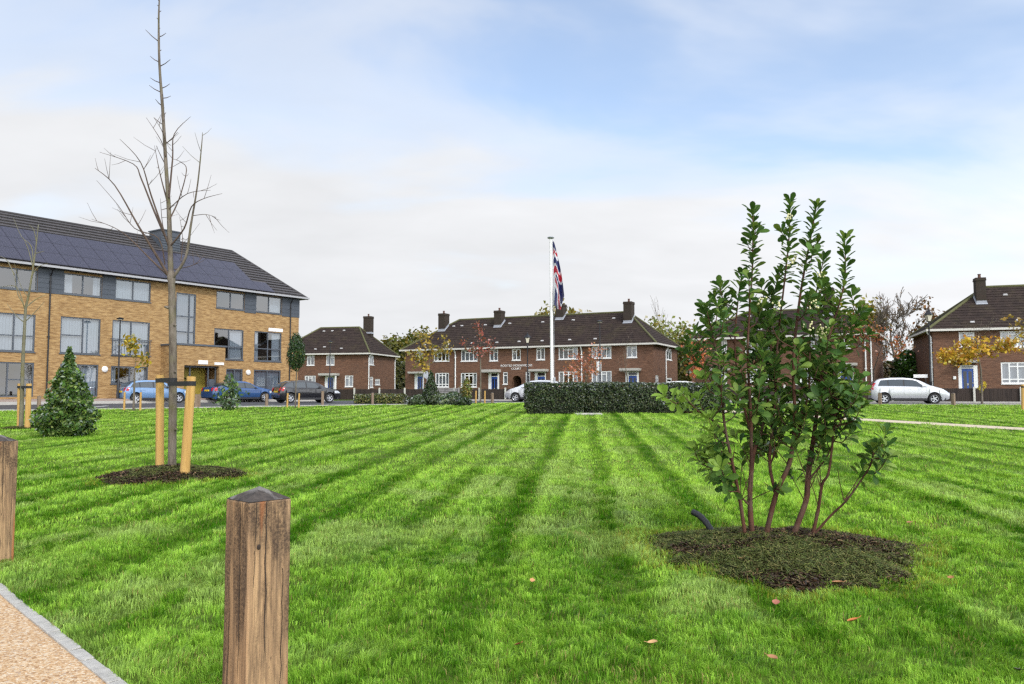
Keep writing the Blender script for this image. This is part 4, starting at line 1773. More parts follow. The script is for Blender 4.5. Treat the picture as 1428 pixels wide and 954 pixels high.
for a, b2 in (((262, 125), (223, 90)), ((263, 112), (285, 100)), ((263, 187), (237, 170)), ((268, 200), (298, 180)), ((267, 250), (237, 235)), ((268, 278), (234, 258)), ((271, 267), (297, 253)),
              ((274, 297), (300, 290)), ((273, 320), (253, 300)), ((278, 345), (285, 340)), ((281, 380), (248, 355)), ((284, 435), (320, 400)), ((287, 505), (255, 440)), ((276, 420), (300, 440))):
    P = wpath([c8(*a), c8((a[0] + b2[0]) / 2, (a[1] + b2[1]) / 2 + 2), c8(*b2)], TY + .08, 0, rg.uniform(-.2, .2))
    tw.tube(P, [.008, .006, .003], 5)
for i in range(8, len(P1) - 2):
    q = P1[i]
    a = rg.uniform(0, 6.28)
    tw.tube([q, q + Vector((math.cos(a) * .035, math.sin(a) * .03, .03))], [.009, .003], 5)
tw.build("twigs", M["bark_twig"], bt)


def stake(label, b, t, Y, rad, strap_to=None, group=None, strap_z=None, top_splinter=False, sides=14):
    P0 = at(b[0], b[1], Y)
    P0.z = g(P0.x, P0.y)
    P1_ = at(t[0], t[1], Y)
    root = thing("tree_stake", label, "stake", P0, 0, group)
    m = MB()
    d = P1_ - P0
    n = 9
    m.tube([Vector((0, 0, -.2))] + [d * (k / n) for k in range(n + 1)], [rad] + [rad * (1 - .06 * k / n) * (1 + .02 * math.sin(k * 2.1)) for k in range(n + 1)], sides)
    m.build("post", M["stake"], root, smooth=50)
    if strap_to is not None:
        s = MB()
        zc = d * (1 - (strap_z or .1) / d.length)
        Q = Vector(strap_to) - P0
        Q.z = zc.z
        wd = .032
        v = (Q - zc)
        v.z = 0
        L = v.length
        v.normalize()
        sd_ = Vector((-v.y, v.x, 0))
        # a flat belt wrapped round stake and trunk
        loop = []
        rs, rt = rad * 1.03, .066
        for k in range(9):
            a = PI / 2 + PI * k / 8
            loop.append(zc + v * (math.cos(a) * rs) + sd_ * (math.sin(a) * rs))
        for k in range(9):
            a = -PI / 2 + PI * k / 8
            loop.append(zc + v * (L + math.cos(a) * rt) + sd_ * (math.sin(a) * rt))
        N_ = len(loop)
        for k in range(N_):
            p, q = loop[k], loop[(k + 1) % N_]
            up_ = Vector((0, 0, wd))
            o = ((p + q) / 2 - (zc + v * L * .5))
            s.face([p - up_, q - up_, q + up_, p + up_])
        for x in (L * .48,):
            Mx = Matrix.Translation(zc + v * x) @ Matrix.Rotation(math.atan2(v.y, v.x), 4, "Z")
            s.box((-.05, -rt * .95, -wd * 1.05), (.05, rt * .95, wd * 1.05), 0, Mx)
        s.build("tie_strap", M["rubber"], root, recalc=False)
    return root


tr_at = at(240.5, 527, TY)
stake("upright softwood stake strapped to the tall bare tree, behind its trunk", (223, 653), (223, 523), 12.0, .062, tr_at, "stakes of the tall bare tree", .085)
stake("leaning softwood stake strapped to the tall bare tree, in front of its trunk", (257, 671), (267, 525), 11.1, .066, tr_at, "stakes of the tall bare tree", .1)

# ---------------------------------------------------------------- small bare tree at the left edge
SY = 22.6
SPt = Vector((ax(33, SY), SY, g(ax(33, SY), SY)))
sb = thing("young_tree", "small bare mossy tree tied between two short stakes at the left edge", "tree", SPt)


def c1(x, y):
    return x / 2.987, 300 + y / 2.981


t2 = MB()


def limb2(mb, pts, r0, r1, drift=0):
    P = smooth_path([at(*c1(*p), SY + drift * i / len(pts)) - SPt for i, p in enumerate(pts)], 4)
    mb.tube(P, [r0 + (r1 - r0) * i / (len(P) - 1) for i in range(len(P))], 7)


M["bark_moss"] = bark_mat("mossy_bark", (.20, .19, .13), (.12, .11, .075), (.17, .15, .045))
limb2(t2, [(88, 890), (92, 760), (95, 620), (102, 480), (107, 390), (118, 340), (135, 240), (150, 130), (160, 40)], .062, .012)
t2.build("trunk", M["bark_moss"], sb, smooth=70)
for pts in ([(107, 400), (95, 365), (75, 330), (60, 260), (35, 190)], [(106, 450), (70, 420), (30, 370)], [(118, 340), (110, 330), (85, 290), (60, 200)], [(140, 210), (130, 130), (90, 90), (55, 10)],
            [(108, 440), (140, 410), (185, 360)], [(112, 380), (150, 350), (195, 330)], [(146, 160), (185, 150)], [(138, 220), (120, 150), (100, 100)], [(104, 395), (70, 300), (0, 300)], [(60, 250), (30, 190), (0, 170)],
            [(133, 250), (160, 215), (200, 200)], [(152, 110), (140, 60), (120, 40)]):
    b_ = MB()
    limb2(b_, pts, .018, .004, rg.uniform(-.4, .4))
    b_.build("branch", M["bark_moss"], sb, smooth=70)
sx = at(33, 535, SY)
stake("short softwood stake left of the small mossy tree's trunk", (27, 597), (28, 535), SY + .15, .07, sx, "stakes of the small mossy tree", .1)
stake("short softwood stake right of the small mossy tree's trunk", (38, 597), (40.5, 535), SY - .1, .075, sx, "stakes of the small mossy tree", .1)

# ---------------------------------------------------------------- holly bush left
HB = gp(95, 0, 19.4)
bush("holly_bush", "dense dark green conical holly bush on the lawn", "bush", HB,
     [(0, .40), (.12, .58), (.5, .60), (.9, .48), (1.25, .36), (1.55, .24), (1.75, .12), (1.95, .09), (2.2, .02)], [(.062, .13, .020), (.085, .17, .028), (.035, .08, .016), (.17, .24, .05)], 5, 10000, .056, lump=.38)

# ---------------------------------------------------------------- the evergreen shrub (main)
EY = 6.6
EP = Vector((ax(1085, EY), EY, g(ax(1085, EY), EY) + .02))
ev = thing("evergreen_shrub", "tall many stemmed evergreen shrub with red bark in a mulched circle", "shrub", EP)
stems = [
    ([(1039.6, 750), (1033.8, 698), (1021, 647.6), (1012, 590), (1005, 540), (998, 490), (985, 430)], .017, .005, -.25, .35),
    ([(1049, 748), (1046.5, 698), (1047.6, 652), (1052, 627), (1061.5, 606), (1070.7, 560), (1072, 500), (1078, 430), (1088, 380)], .024, .005, .3, .45),
    ([(1047.6, 655), (1046, 583), (1044, 486), (1050, 373), (1050, 298)], .016, .0045, -.1, .35),
    ([(1067, 752), (1082, 689), (1098, 647.6), (1106.4, 606), (1108, 581), (1108, 505), (1114, 430), (1121.5, 373), (1129, 335), (1138, 290)], .023, .0045, -.15, .4),
    ([(1082, 689), (1075, 647), (1077.6, 594.6), (1082, 560), (1085, 480), (1093, 392), (1101, 335), (1102, 284)], .015, .0045, .2, .45),
    ([(1104, 752), (1121.4, 698), (1125, 670.7), (1130.7, 624.6), (1141, 574), (1146, 532), (1152, 486), (1169, 430), (1176, 388), (1178, 335)], .025, .0045, .1, .42),
    ([(1132, 752), (1142, 710), (1149, 675), (1156, 657), (1163, 594.6), (1165, 570), (1171, 550)], .016, .004, -.3, .75),
    ([(1133, 748), (1158, 719), (1177, 698), (1197.5, 673), (1213.7, 645), (1217, 626)], .011, .004, -.25, .80),
    ([(1013, 606), (990, 585), (970.6, 573), (951.7, 550)], .010, .004, -.35, .5),
    ([(1043, 703), (1015, 671), (992, 657), (990, 638)], .009, .003, -.2, .6),
    ([(1130, 625), (1146, 600), (1158, 560), (1168, 500), (1190, 455), (1200, 440)], .012, .004, .25, .5),
    ([(1098, 648), (1120, 590), (1128, 530), (1130, 470), (1140, 400), (1148, 365)], .012, .004, .35, .45),
    ([(1046, 600), (1030, 540), (1024, 480), (1030, 420), (1034, 385)], .011, .004, .2, .4),
    ([(1006, 545), (990, 520), (970, 505), (960, 480)], .008, .004, .1, .4),
    ([(1125, 672), (1150, 640), (1165, 615), (1182, 590)], .008, .003, -.2, .6),
    ([(1165, 600), (1185, 570), (1195, 545)], .008, .003, .1, .4),
]
rng_s = np.random.default_rng(21)
rgs = random.Random(21)
st_mb, leaf_c = MB(), []          # leaf_c: (pos, axis dir, tone)
shoots = []


def leafy(P, f0, dens=55, r_in=.0, tone=1.0):
    """Spiral of leaves along a shoot from fraction f0 to its tip."""
    L = [0]
    for i in range(1, len(P)):
        L.append(L[-1] + (P[i] - P[i - 1]).length)
    tot = L[-1]
    n = int((1 - f0) * tot * dens)
    ang = rgs.uniform(0, 6.28)
    for k in range(n + 5):
        s_ = (f0 + (1 - f0) * (k + rgs.random() * .6) / max(1, n)) * tot
        s_ = min(s_, tot)
        i = min(len(P) - 2, max(0, int(np.searchsorted(L, s_)) - 1))
        seg = max(1e-6, L[i + 1] - L[i])
        q = P[i].lerp(P[i + 1], min(1, (s_ - L[i]) / seg))
        d = (P[i + 1] - P[i]).normalized()
        ang += 2.4 + rgs.uniform(-.3, .3)
        side = d.orthogonal().normalized()
        side.rotate(Matrix.Rotation(ang, 3, d))
        near_tip = s_ / tot
        lift = .22 + .75 * max(0, (near_tip - .75) / .25)
        a = (side + d * lift + Vector((0, 0, .12))).normalized()
        leaf_c.append((q, a, d, tone * rgs.uniform(.85, 1.15), near_tip))


for pts, r0, r1, drift, lf0 in stems:
    P = [at(u, v, EY + drift * i / (len(pts) - 1)) - EP for i, (u, v) in enumerate(pts)]
    for i in range(1, len(P) - 1):
        P[i] = P[i] + Vector((rgs.uniform(-.012, .012), rgs.uniform(-.03, .03), 0))
    P = smooth_path(P, 4)
    n = len(P)
    sb_ = MB()
    sb_.tube(P, [r0 + (r1 - r0) * i / (n - 1) for i in range(n)], 9)
    sb_.build("stem", M["bark_red"], ev, smooth=70)
    leafy(P, max(.72, lf0), 95)
    # side shoots
    Lt = sum((P[i + 1] - P[i]).length for i in range(n - 1))
    ns = int(Lt * (9.5 if Lt > 1.2 else 5))
    for k in range(ns):
        f_lo = max(.2, lf0 - .13)
        f = f_lo + (.97 - f_lo) * (k + rgs.random()) / ns
        i = min(n - 2, int(f * (n - 1)))
        d = (P[i + 1] - P[i]).normalized()
        side = d.orthogonal().normalized()
        side.rotate(Matrix.Rotation(rgs.uniform(0, 6.28), 3, d))
        zrel = P[i].z
        if zrel > 2.05 and rgs.random() < .72 or zrel > 1.75 and rgs.random() < .35 or zrel < .55 and rgs.random() < .3:
            continue
        ln = rgs.uniform(.16, .38) * (1.15 - .45 * f) * (.5 if zrel > 2.2 else 1)
        e1 = P[i] + (side * .9 + d * .45).normalized() * ln * .5
        e2 = e1 + (side * .45 + d * .7 + Vector((0, 0, .35))).normalized() * ln * .55
        S = smooth_path([P[i], e1, e2], 3)
        st_mb.tube(S, [.006 - .0035 * q / (len(S) - 1) for q in range(len(S))], 6)
        leafy(S, rgs.uniform(.15, .4), 70, tone=rgs.uniform(.8, 1.2))
# bare inner twigs
for k in range(34):
    pts = stems[rgs.randrange(0, 8)]
    u, v = pts[0][rgs.randrange(1, 3)]
    if v < 575:
        continue
    q = at(u, v, EY + rgs.uniform(-.1, .1)) - EP
    e = q + Vector((rgs.uniform(-.22, .22), rgs.uniform(-.2, .2), rgs.uniform(.1, .45)))
    m_ = q.lerp(e, .5) + jit(rgs, .03)
    S = smooth_path([q, m_, e], 3)
    st_mb.tube(S, [.0045 - .002 * i / (len(S) - 1) for i in range(len(S))], 5)
    if rgs.random() < .35:
        leafy(S, .7, 55)
st_mb.build("twigs", M["bark_red"], ev, smooth=70)
# leaf geometry: obovate, folded, ten points
prof = [(0, 0), (.18, .10), (.45, .34), (.72, .46), (.9, .30), (1.0, 0)]
VV, FF, CC = [], [], []
for (q, a, d, tone, tip) in leaf_c:
    Lf = rgs.uniform(.066, .128)
    Wd = Lf * rgs.uniform(.42, .56)
    n_ = a.cross(d)
    if n_.length < 1e-3:
        n_ = a.orthogonal()
    sdv = n_.normalized()
    up_ = sdv.cross(a).normalized()
    if up_.dot(d) < 0:
        up_ = -up_
    rot = Matrix.Rotation(rgs.uniform(-.5, .5), 3, a)
    sdv = rot @ sdv
    up_ = rot @ up_
    curl = rgs.uniform(-.28, .1)
    b0 = len(VV)
    for t, w in prof:
        cen = q + a * (Lf * t) + up_ * (curl * Lf * t * t)
        if w == 0:
            VV.append(cen)
        else:
            VV.append(cen - sdv * (w * Wd) + up_ * (w * Wd * .38))
            VV.append(cen)
            VV.append(cen + sdv * (w * Wd) + up_ * (w * Wd * .38))
    i = b0
    # 0 | 1 2 3 | 4 5 6 | 7 8 9 | 10 11 12 | 13
    FF += [(i, i + 2, i + 1, i + 1), (i, i + 3, i + 2, i + 2)]
    for s_ in (1, 4, 7):
        FF += [(i + s_, i + s_ + 1, i + s_ + 4, i + s_ + 3), (i + s_ + 1, i + s_ + 2, i + s_ + 5, i + s_ + 4)]
    FF += [(i + 10, i + 11, i + 13, i + 13), (i + 11, i + 12, i + 13, i + 13)]
    r_ = rgs.random()
    base = (.046, .105, .022) if r_ < .42 else (.085, .165, .032) if r_ < .76 else (.17, .255, .05)
    if q.x + EP.x < at(988, 570, EY).x and q.z < at(988, 528, EY).z - EP.z:
        base = (.20, .32, .05)
    CC += [tuple(c * tone for c in base)] * 14
VV = np.array([v[:] for v in VV])
# triangles split out so that every polygon is clean
tri = np.array([f[:3] for f in FF] + [(f[0], f[2], f[3]) for f in FF if f[2] != f[3]])
np_mesh("foliage", VV, tri, M["leaf_gloss"], ev, np.array(CC), True)
# cream flower clusters
M["flower"] = simple("cream_flower", (.72, .68, .36), .6)
for (u, v) in ((1081, 428), (1104, 367), (1150, 455), (1146, 468), (1133, 425), (1120, 372), (1145, 385), (1100, 300), (1062, 420), (1128, 455), (1106, 362)):
    q = at(u, v, EY - .15 + rgs.uniform(-.1, .15)) - EP
    fl = MB()
    for k in range(9):
        p = q + jit(rgs, .035)
        fl.lathe([(.0001, -.009), (.007, -.004), (.0075, .003), (.003, .009)], 6, Matrix.Translation(p))
    fl.build("flower_cluster", M["flower"], ev)

# irrigation pipe in the bed
PPp = at(978, 738, 7.05)
m = MB()
P = [at(998, 752, 6.95), at(992, 740, 7.0), at(984, 728, 7.05), at(975, 719, 7.1), at(966, 714, 7.15)]
P = smooth_path(P, 3)
rad = []
PP2 = []
for i, p in enumerate(P):
    PP2.append(p)
    rad.append(.026 if i % 2 else .029)
m.tube(PP2, rad, 12)
M["pipe"] = simple("black_plastic_pipe", (.012, .013, .016), .5)
tag(m.build("watering_pipe", M["pipe"], smooth=30), "black ribbed watering pipe sticking out of the mulch beside the evergreen shrub", "pipe")

# ---------------------------------------------------------------- hedges
HG = [(.040, .066, .022), (.060, .090, .030), (.022, .040, .015), (.10, .12, .05)]


def hedge(label, x0, x1, y0, y1, h, seed, n, leaf=.055, colors=HG, group=None, zbase=None, rz=0):
    zc = g((x0 + x1) / 2, y0)
    root = thing("hedge", label, "hedge", ((x0 + x1) / 2, (y0 + y1) / 2, zc), rz, group)
    rng = np.random.default_rng(seed)
    hx, hy = (x1 - x0) / 2, (y1 - y0) / 2
    # points over the five faces, weighted by area
    areas = np.array([2 * hx * h, 2 * hx * h * .5, 2 * hy * h, 2 * hy * h, 4 * hx * hy])
    fidx = rng.choice(5, n, p=areas / areas.sum())
    u, v = rng.uniform(-1, 1, n), rng.uniform(0, 1, n)
    x = np.where(fidx == 2, -hx, np.where(fidx == 3, hx, u * hx))
    y = np.where(fidx == 0, -hy, np.where(fidx == 1, hy, np.where(fidx == 4, (2 * v - 1) * hy, u * hy)))
    z = np.where(fidx == 4, h, v * h)
    nx = np.where(fidx == 2, -1., np.where(fidx == 3, 1., 0))
    ny = np.where(fidx == 0, -1., np.where(fidx == 1, 1., 0))
    nz = np.where(fidx == 4, 1., .25)
    bul = (fbm(x * 1.7 + y * 1.3 + 9, z * 2.2 + y, seed, 3) - .5) * .34 + rng.uniform(-.12, .04, n)
    low = np.clip(z / (.25 * h), 0, 1)
    bul = bul - .16 * (1 - low)
    c = np.stack([x + nx * bul, y + ny * bul, np.maximum(.02, z + np.where(fidx == 4, bul * .55, 0))], 1)
    nd = np.stack([nx, ny, nz + .3], 1)
    tone = .75 + .5 * fbm(x * 4, z * 4 + y * 3, seed + 5, 2)
    topc = np.clip((z / h - .8) * 5, 0, 1)
    cols = pal(rng, n, colors, .25) * tone[:, None]
    V, Fc, cc = rand_rot_quads(c, leaf * rng.uniform(.6, 1.35, n), cols, rng, 1.5, 0, nd)
    np_mesh("foliage", V, Fc, M["leaf_gloss"], root, cc)
    k = MB()
    k.box((-hx + .16, -hy + .16, .05), (hx - .16, hy - .16, h - .14))
    k.build("inner_growth", M["hedge_core"], root)
    return root


M["hedge_core"] = simple("hedge_inner_twigs", (.014, .018, .008), .9, var=.3, scale=12)
hY = 31.6
hedge("clipped dark green hedge nearest the silver car's bonnet, left of the flagpole plaque", ax(734, hY), ax(814, hY), hY, hY + 1.7, 1.25, 31, 9000)
hY2 = 32.3
hedge("long clipped dark green hedge at the foot of the flagpole, running towards the evergreen shrub", ax(815, hY2), ax(1012, hY2), hY2, hY2 + 1.5, 1.24, 32, 19000)

# ---------------------------------------------------------------- plants along the far edge of the lawn
bush("young_shrub", "loose green shrub on the lawn in front of the deep blue saloon", "shrub", gp(321, 0, 35.6),
     [(0, .16), (.3, .5), (.7, .55), (.95, .42), (1.25, .25), (1.5, .18), (1.62, .05)], [(.08, .14, .04), (.12, .19, .05), (.05, .09, .03)], 41, 420, .10, core=False, lump=.9, elong=2.2)
# lollipop tree by the corner of the flats
lp = thing("clipped_tree", "small evergreen with a clipped oval head at the corner of the flats", "tree", gp(412, 0, 38.6))
m = MB()
m.tube([(0, 0, -.1), (.02, 0, 1.0), (.05, 0, 2.3)], [.035, .03, .025], 7)
m.build("trunk", M["bark_grey"], lp)
rng = np.random.default_rng(44)
n = 2600
d = rng.normal(size=(n, 3))
d /= np.linalg.norm(d, axis=1, keepdims=True)
rr = rng.uniform(.45, 1.08, n) ** .5
zz = d[:, 2] * rr
c = np.stack([d[:, 0] * rr * (.40 - .10 * zz), d[:, 1] * rr * (.40 - .10 * zz), 2.75 + zz * .92], 1)
c += rng.normal(size=(n, 3)) * .04
v, f, cc = rand_rot_quads(c, .07 * rng.uniform(.6, 1.3, n), pal(rng, n, [(.032, .065, .022), (.05, .09, .028), (.10, .12, .03)], .25, [.55, .35, .1]), rng, 1.6, 0, d)
np_mesh("crown", v, f, M["leaf"], lp, cc)
EDGE = "stakes of the young trees along the lawn edge"
for (u, lab) in ((400.5, "thin stake left of the clipped evergreen, in front of the black hatchback's rear wheel"), (416.5, "thin stake right of the clipped evergreen, in front of the black hatchback's rear door")):
    stake(lab, (u, 567), (u + .8, 548.5), 38.3, .045, None, EDGE)

ylw = [(.48, .33, .02), (.36, .27, .03), (.55, .40, .05), (.16, .16, .03)]
tree("young_tree", "thin young tree with a few yellow leaves in front of the light blue hatchback", "tree", gp(187, 0, 35.2), 3.5, .55, ylw, 51, .045, .42, 150, .15, 2, None, .6, .35, "bark_grey", .12, (3, 4))
for (u, lab) in ((173, "thin stake left of the yellow leaved young tree by the light blue hatchback"), (195.5, "thin stake right of the yellow leaved young tree by the light blue hatchback")):
    stake(lab, (u, 572), (u + 1, 547), 35.3, .045, None, EDGE)
tree("young_tree", "young tree with an orange yellow crown behind the small conifer", "tree", gp(598, 0, 46.0), 4.3, 1.25, [(.34, .24, .045), (.42, .28, .04), (.25, .20, .04), (.20, .20, .05)], 52, .05, .33, 520, .13, 3, None, .7, .25, "bark_grey", .18, (3, 4), flat=.6)
tree("young_tree", "slim young tree with sparse red leaves high in its crown in front of the terrace", "tree", gp(670, 0, 47.5), 5.3, 1.05, [(.36, .12, .09), (.28, .09, .065), (.20, .11, .06)], 53, .05, .45, 230, .12, 3, None, .6, .35, "bark_grey", .16, (3, 4))
for (u, lab) in ((663.5, "thin stake left of the red leaved young tree in front of the terrace"), (676, "thin stake right of the red leaved young tree in front of the terrace")):
    stake(lab, (u, 561), (u + .3, 545), 47.2, .05, None, EDGE)
tree("young_tree", "small spreading tree with salmon pink autumn leaves behind the hedge", "tree", gp(817, 0, 50.0), 3.7, 1.55, [(.48, .17, .09), (.36, .13, .08), (.40, .20, .10)], 54, .05, .38, 420, .12, 3, None, .9, .15, "bark_grey", .2, (3, 4))
tree("young_tree", "slim bare sapling in front of the last blue door of the terrace", "tree", gp(875, 0, 52.0), 4.9, .8, [(.3, .15, .05)], 55, .04, .35, 0, .1, 3, None, .55, .4, "bark_grey", .1, (3, 4))
tree("young_tree", "young tree with a broad golden yellow crown in front of a blue door", "tree", gp(1369, 0, 44.6), 5.4, 1.95, [(.55, .35, .04), (.62, .44, .06), (.50, .24, .04), (.40, .31, .05)], 156, .055, .38, 1500, .15, 3, None, .85, .10, "bark_grey", .2, (4, 6), flat=.5, leaf_top=.68)
stake("softwood stake with a black tie near the right edge of the lawn", (1426.5, 571), (1426, 536), 35.8, .065, at(1436, 540, 35.8), None, .12)
tree("young_tree", "staked young tree just beyond the right edge of the lawn", "tree", gp(1437, 0, 35.8), 4.6, .8, [(.3, .2, .05)], 57, .06, .4, 150, .12, 3, None, .55, .4, "bark_grey", .12, (3, 4))
tree("young_tree", "tiny yellow leaved sapling against the dark fence under the yellow tree", "tree", gp(1369, 0, 48.5), 1.25, .35, [(.55, .45, .03), (.62, .5, .05)], 58, .02, .5, 60, .1, 1, None, .7, .2, "bark_dark", .06, (3, 4))

# bed with a small conifer in front of the bench
bush("conifer", "small dark green conical conifer in the planting bed by the bench", "conifer", gp(601, 0, 42.2),
     [(0, .45), (.3, .52), (.7, .40), (1.1, .30), (1.5, .16), (1.85, .03)], [(.028, .052, .018), (.04, .07, .022), (.07, .11, .03)], 61, 1900, .07, lump=.25)
for k, (u, Y, r_, h, lab, cs) in enumerate((
        (583, 42.0, .55, .55, "low leafy plant left of the small conifer", [(.05, .085, .03), (.10, .13, .07)]),
        (617, 41.8, .55, .62, "low variegated plant right of the small conifer", [(.09, .13, .06), (.22, .25, .15), (.04, .075, .03)]),
        (632, 42.4, .55, .72, "low bushy plant in front of the bench", [(.06, .10, .04), (.16, .19, .10), (.035, .065, .03)]),
        (646, 41.6, .45, .42, "low dark plant at the end of the planting bed", [(.035, .06, .025), (.06, .09, .035)]))):
    bush("bed_plant", lab, "plant", gp(u, 0, Y), [(0, r_ * .7), (h * .4, r_), (h * .75, r_ * .75), (h, r_ * .2)], cs, 62 + k, 700, .09, "plants in the bed by the bench", lump=.4)
bush("young_shrub", "slender yellow green shrub between the planting bed and the terrace", "shrub", gp(651, 0, 45.5), [(0, .12), (.3, .22), (.8, .3), (1.2, .22), (1.55, .04)], [(.17, .19, .04), (.11, .15, .03), (.25, .2, .05)], 67, 420, .09, mat="leaf", lump=.5)
# grassy island of low shrubs beyond the road
hz_ = ax(528, 47)
hedge("low yellow green hedge beside the road in front of the detached house", ax(494, 46.5), ax(562, 46.5), 46.5, 48.0, .52, 68, 5200, .07, [(.10, .13, .03), (.16, .17, .045), (.06, .09, .025), (.24, .22, .07)])

# ---------------------------------------------------------------- trees behind the houses
OL = [(.075, .085, .018), (.10, .10, .022), (.05, .062, .016), (.15, .125, .025)]
OL2 = [(.11, .12, .022), (.14, .13, .025), (.075, .09, .018), (.20, .165, .03)]
M["bark_twiggy"] = bark_mat("pale_twig_bark", (.16, .13, .10), (.10, .08, .065))
BACK = "trees beyond the houses"
tree("broad_tree", "olive green tree rising between the detached house and the terrace", "tree", gp(563, 0, 112), 8.9, 3.2, OL2, 71, .25, .2, 6500, .42, 3, None, .8, .2, "bark_dark", .75)
tree("broad_tree", "olive yellow tree showing over the terrace ridge behind the flag", "tree", gp(793, 0, 100), 11.3, 4.6, [(.20, .18, .025), (.15, .145, .025), (.26, .20, .035)], 72, .3, .25, 7000, .42, 3, None, .8, .2, "bark_dark", .7)
tree("broad_tree", "pale green thin tree at the far end of the terrace", "tree", gp(944, 0, 86), 8.4, 2.3, [(.22, .25, .06), (.17, .20, .05), (.28, .24, .07)], 73, .15, .3, 1100, .3, 3, None, .8, .25, "bark_dark", .5)
bush("broad_bush", "big yellow green bush between the terrace and the house behind the evergreen", "bush", gp(955, 0, 79), [(0, 2.0), (1.5, 2.4), (3.5, 2.0), (5.0, 1.1), (5.9, .3)], [(.15, .13, .025), (.10, .10, .022), (.07, .08, .02)], 74, 2800, .26, mat="leaf", lump=.4)
tree("bare_tree", "tall thin leafless tree behind the hip end of the terrace", "tree", gp(923, 0, 92), 12.2, 1.7, [(.3, .2, .1)], 75, .11, .3, 0, .1, 3, None, .5, .4, "bark_grey", .2, (3, 4), rmin=.016)
tree("young_tree", "small bright orange tree beside the house behind the evergreen", "tree", gp(971, 0, 60), 4.6, .75, [(.52, .16, .07), (.42, .12, .05), (.55, .22, .09)], 76, .06, .3, 380, .2, 2, None, .7, .2, "bark_dark", .28)
tree("broad_tree", "olive yellow tree behind the house with the evergreen in front", "tree", gp(1193, 0, 86), 9.8, 2.1, [(.24, .21, .03), (.18, .17, .03), (.28, .21, .04)], 77, .25, .3, 4500, .36, 3, None, .8, .2, "bark_dark", .6)
tree("bare_tree", "leafless tree with upright limbs nearest the house behind the evergreen", "tree", gp(1227, 0, 84), 11.4, 2.4, [(.22, .12, .05)], 78, .19, .22, 90, .2, 4, None, .5, .38, "bark_twiggy", .3, (4, 6), rmin=.028)
tree("bare_tree", "leafless tree with a wide fan of twigs between the two houses at the right", "tree", gp(1253, 0, 80), 11.5, 3.1, [(.22, .12, .05)], 79, .21, .22, 60, .2, 4, None, .55, .35, "bark_twiggy", .3, (4, 6), rmin=.028)
tree("broad_tree", "sparse brown leaved tree beside the lantern lamp post", "tree", gp(1289, 0, 72), 8.8, 1.9, [(.17, .085, .035), (.22, .11, .04), (.13, .08, .03)], 80, .12, .25, 700, .24, 3, None, .75, .25, "bark_dark", .35)
tree("broad_tree", "thin tree with rusty red leaves in front of the house corner above the people carrier", "tree", gp(1219, 0, 53), 6.0, 2.0, [(.36, .125, .06), (.28, .11, .05), (.22, .13, .045)], 81, .06, .32, 520, .14, 3, None, .8, .2, "bark_dark", .25)
bush("broad_bush", "tall dark green rounded bush behind the silver people carrier", "bush", gp(1268, 0, 62), [(0, .9), (1.2, 1.15), (2.4, 1.1), (3.3, .8), (3.75, .3)], [(.05, .125, .018), (.07, .15, .025), (.035, .08, .016)], 82, 2600, .16, mat="leaf", lump=.25)
hedge("rough brown and olive hedge behind the parked people carrier", ax(1228, 66), ax(1310, 66), 66, 68, 3.0, 83, 5200, .2, [(.12, .085, .04), (.09, .07, .03), (.075, .085, .025), (.17, .11, .045)])

hedge("tall dark olive hedge far off between the detached house and the terrace", ax(520, 98), ax(600, 98), 98, 101, 4.4, 84, 3800, .3, [(.08, .09, .022), (.06, .07, .02), (.11, .105, .028)])
hedge("tall rough olive hedge far behind the end of the terrace", ax(905, 95), ax(1010, 95), 95, 98, 4.0, 85, 3800, .3, [(.12, .11, .025), (.09, .085, .022), (.15, .125, .03)])
# ================================================================== ground, road, paths
def ground_mat():
    t = NT("lawn_soil")
    c = t.coord("Object")
    n1 = t.noise(c, .35, 5, .6)
    n2 = t.noise(c, 9, 4, .65)
    col = t.mix(n1, (.06, .105, .010), (.09, .14, .016))
    col = t.mix(t.ramp(n2, [(.4, 0), (.75, .8)]), col, (.03, .055, .008))
    return t.pbr(col, .95, 0, t.bump(n2, .5, .03), .1)


def asphalt_mat(name, col, var=.25):
    t = NT(name)
    c = t.coord("Object")
    n1 = t.noise(c, .5, 4, .6)
    n2 = t.noise(c, 60, 3, .6)
    a = t.mix(n1, tuple(x * (1 - var) for x in col), tuple(x * (1 + var) for x in col))
    a = t.mix(t.ramp(n2, [(.4, 0), (.7, .5)]), a, tuple(min(1, x * 1.7) for x in col))
    return t.pbr(a, .75, 0, t.bump(n2, .3, .004), .35)


def gravel_mat():
    t = NT("resin_bound_gravel")
    c = t.coord("Object")
    v = t.n("ShaderNodeTexVoronoi", feature="F1")
    t.put(v.inputs["Vector"], c)
    v.inputs["Scale"].default_value = 95
    sepc = t.n("ShaderNodeSeparateColor")
    t.put(sepc.inputs[0], v.outputs["Color"])
    col = t.ramp(sepc.outputs[0], [(0, (.30, .16, .07)), (.25, (.46, .28, .13)), (.5, (.55, .36, .19)), (.75, (.60, .45, .28)), (.95, (.66, .56, .42)), (1, (.25, .13, .07))])
    n1 = t.noise(c, 1.2, 4)
    col = t.mix(t.ramp(n1, [(.45, 0), (.8, .35)]), col, (.34, .21, .11))
    d = t.ramp(v.outputs["Distance"], [(0, 1), (.75, 0)])
    return t.pbr(col, .55, 0, t.bump(d, .8, .004), .4)


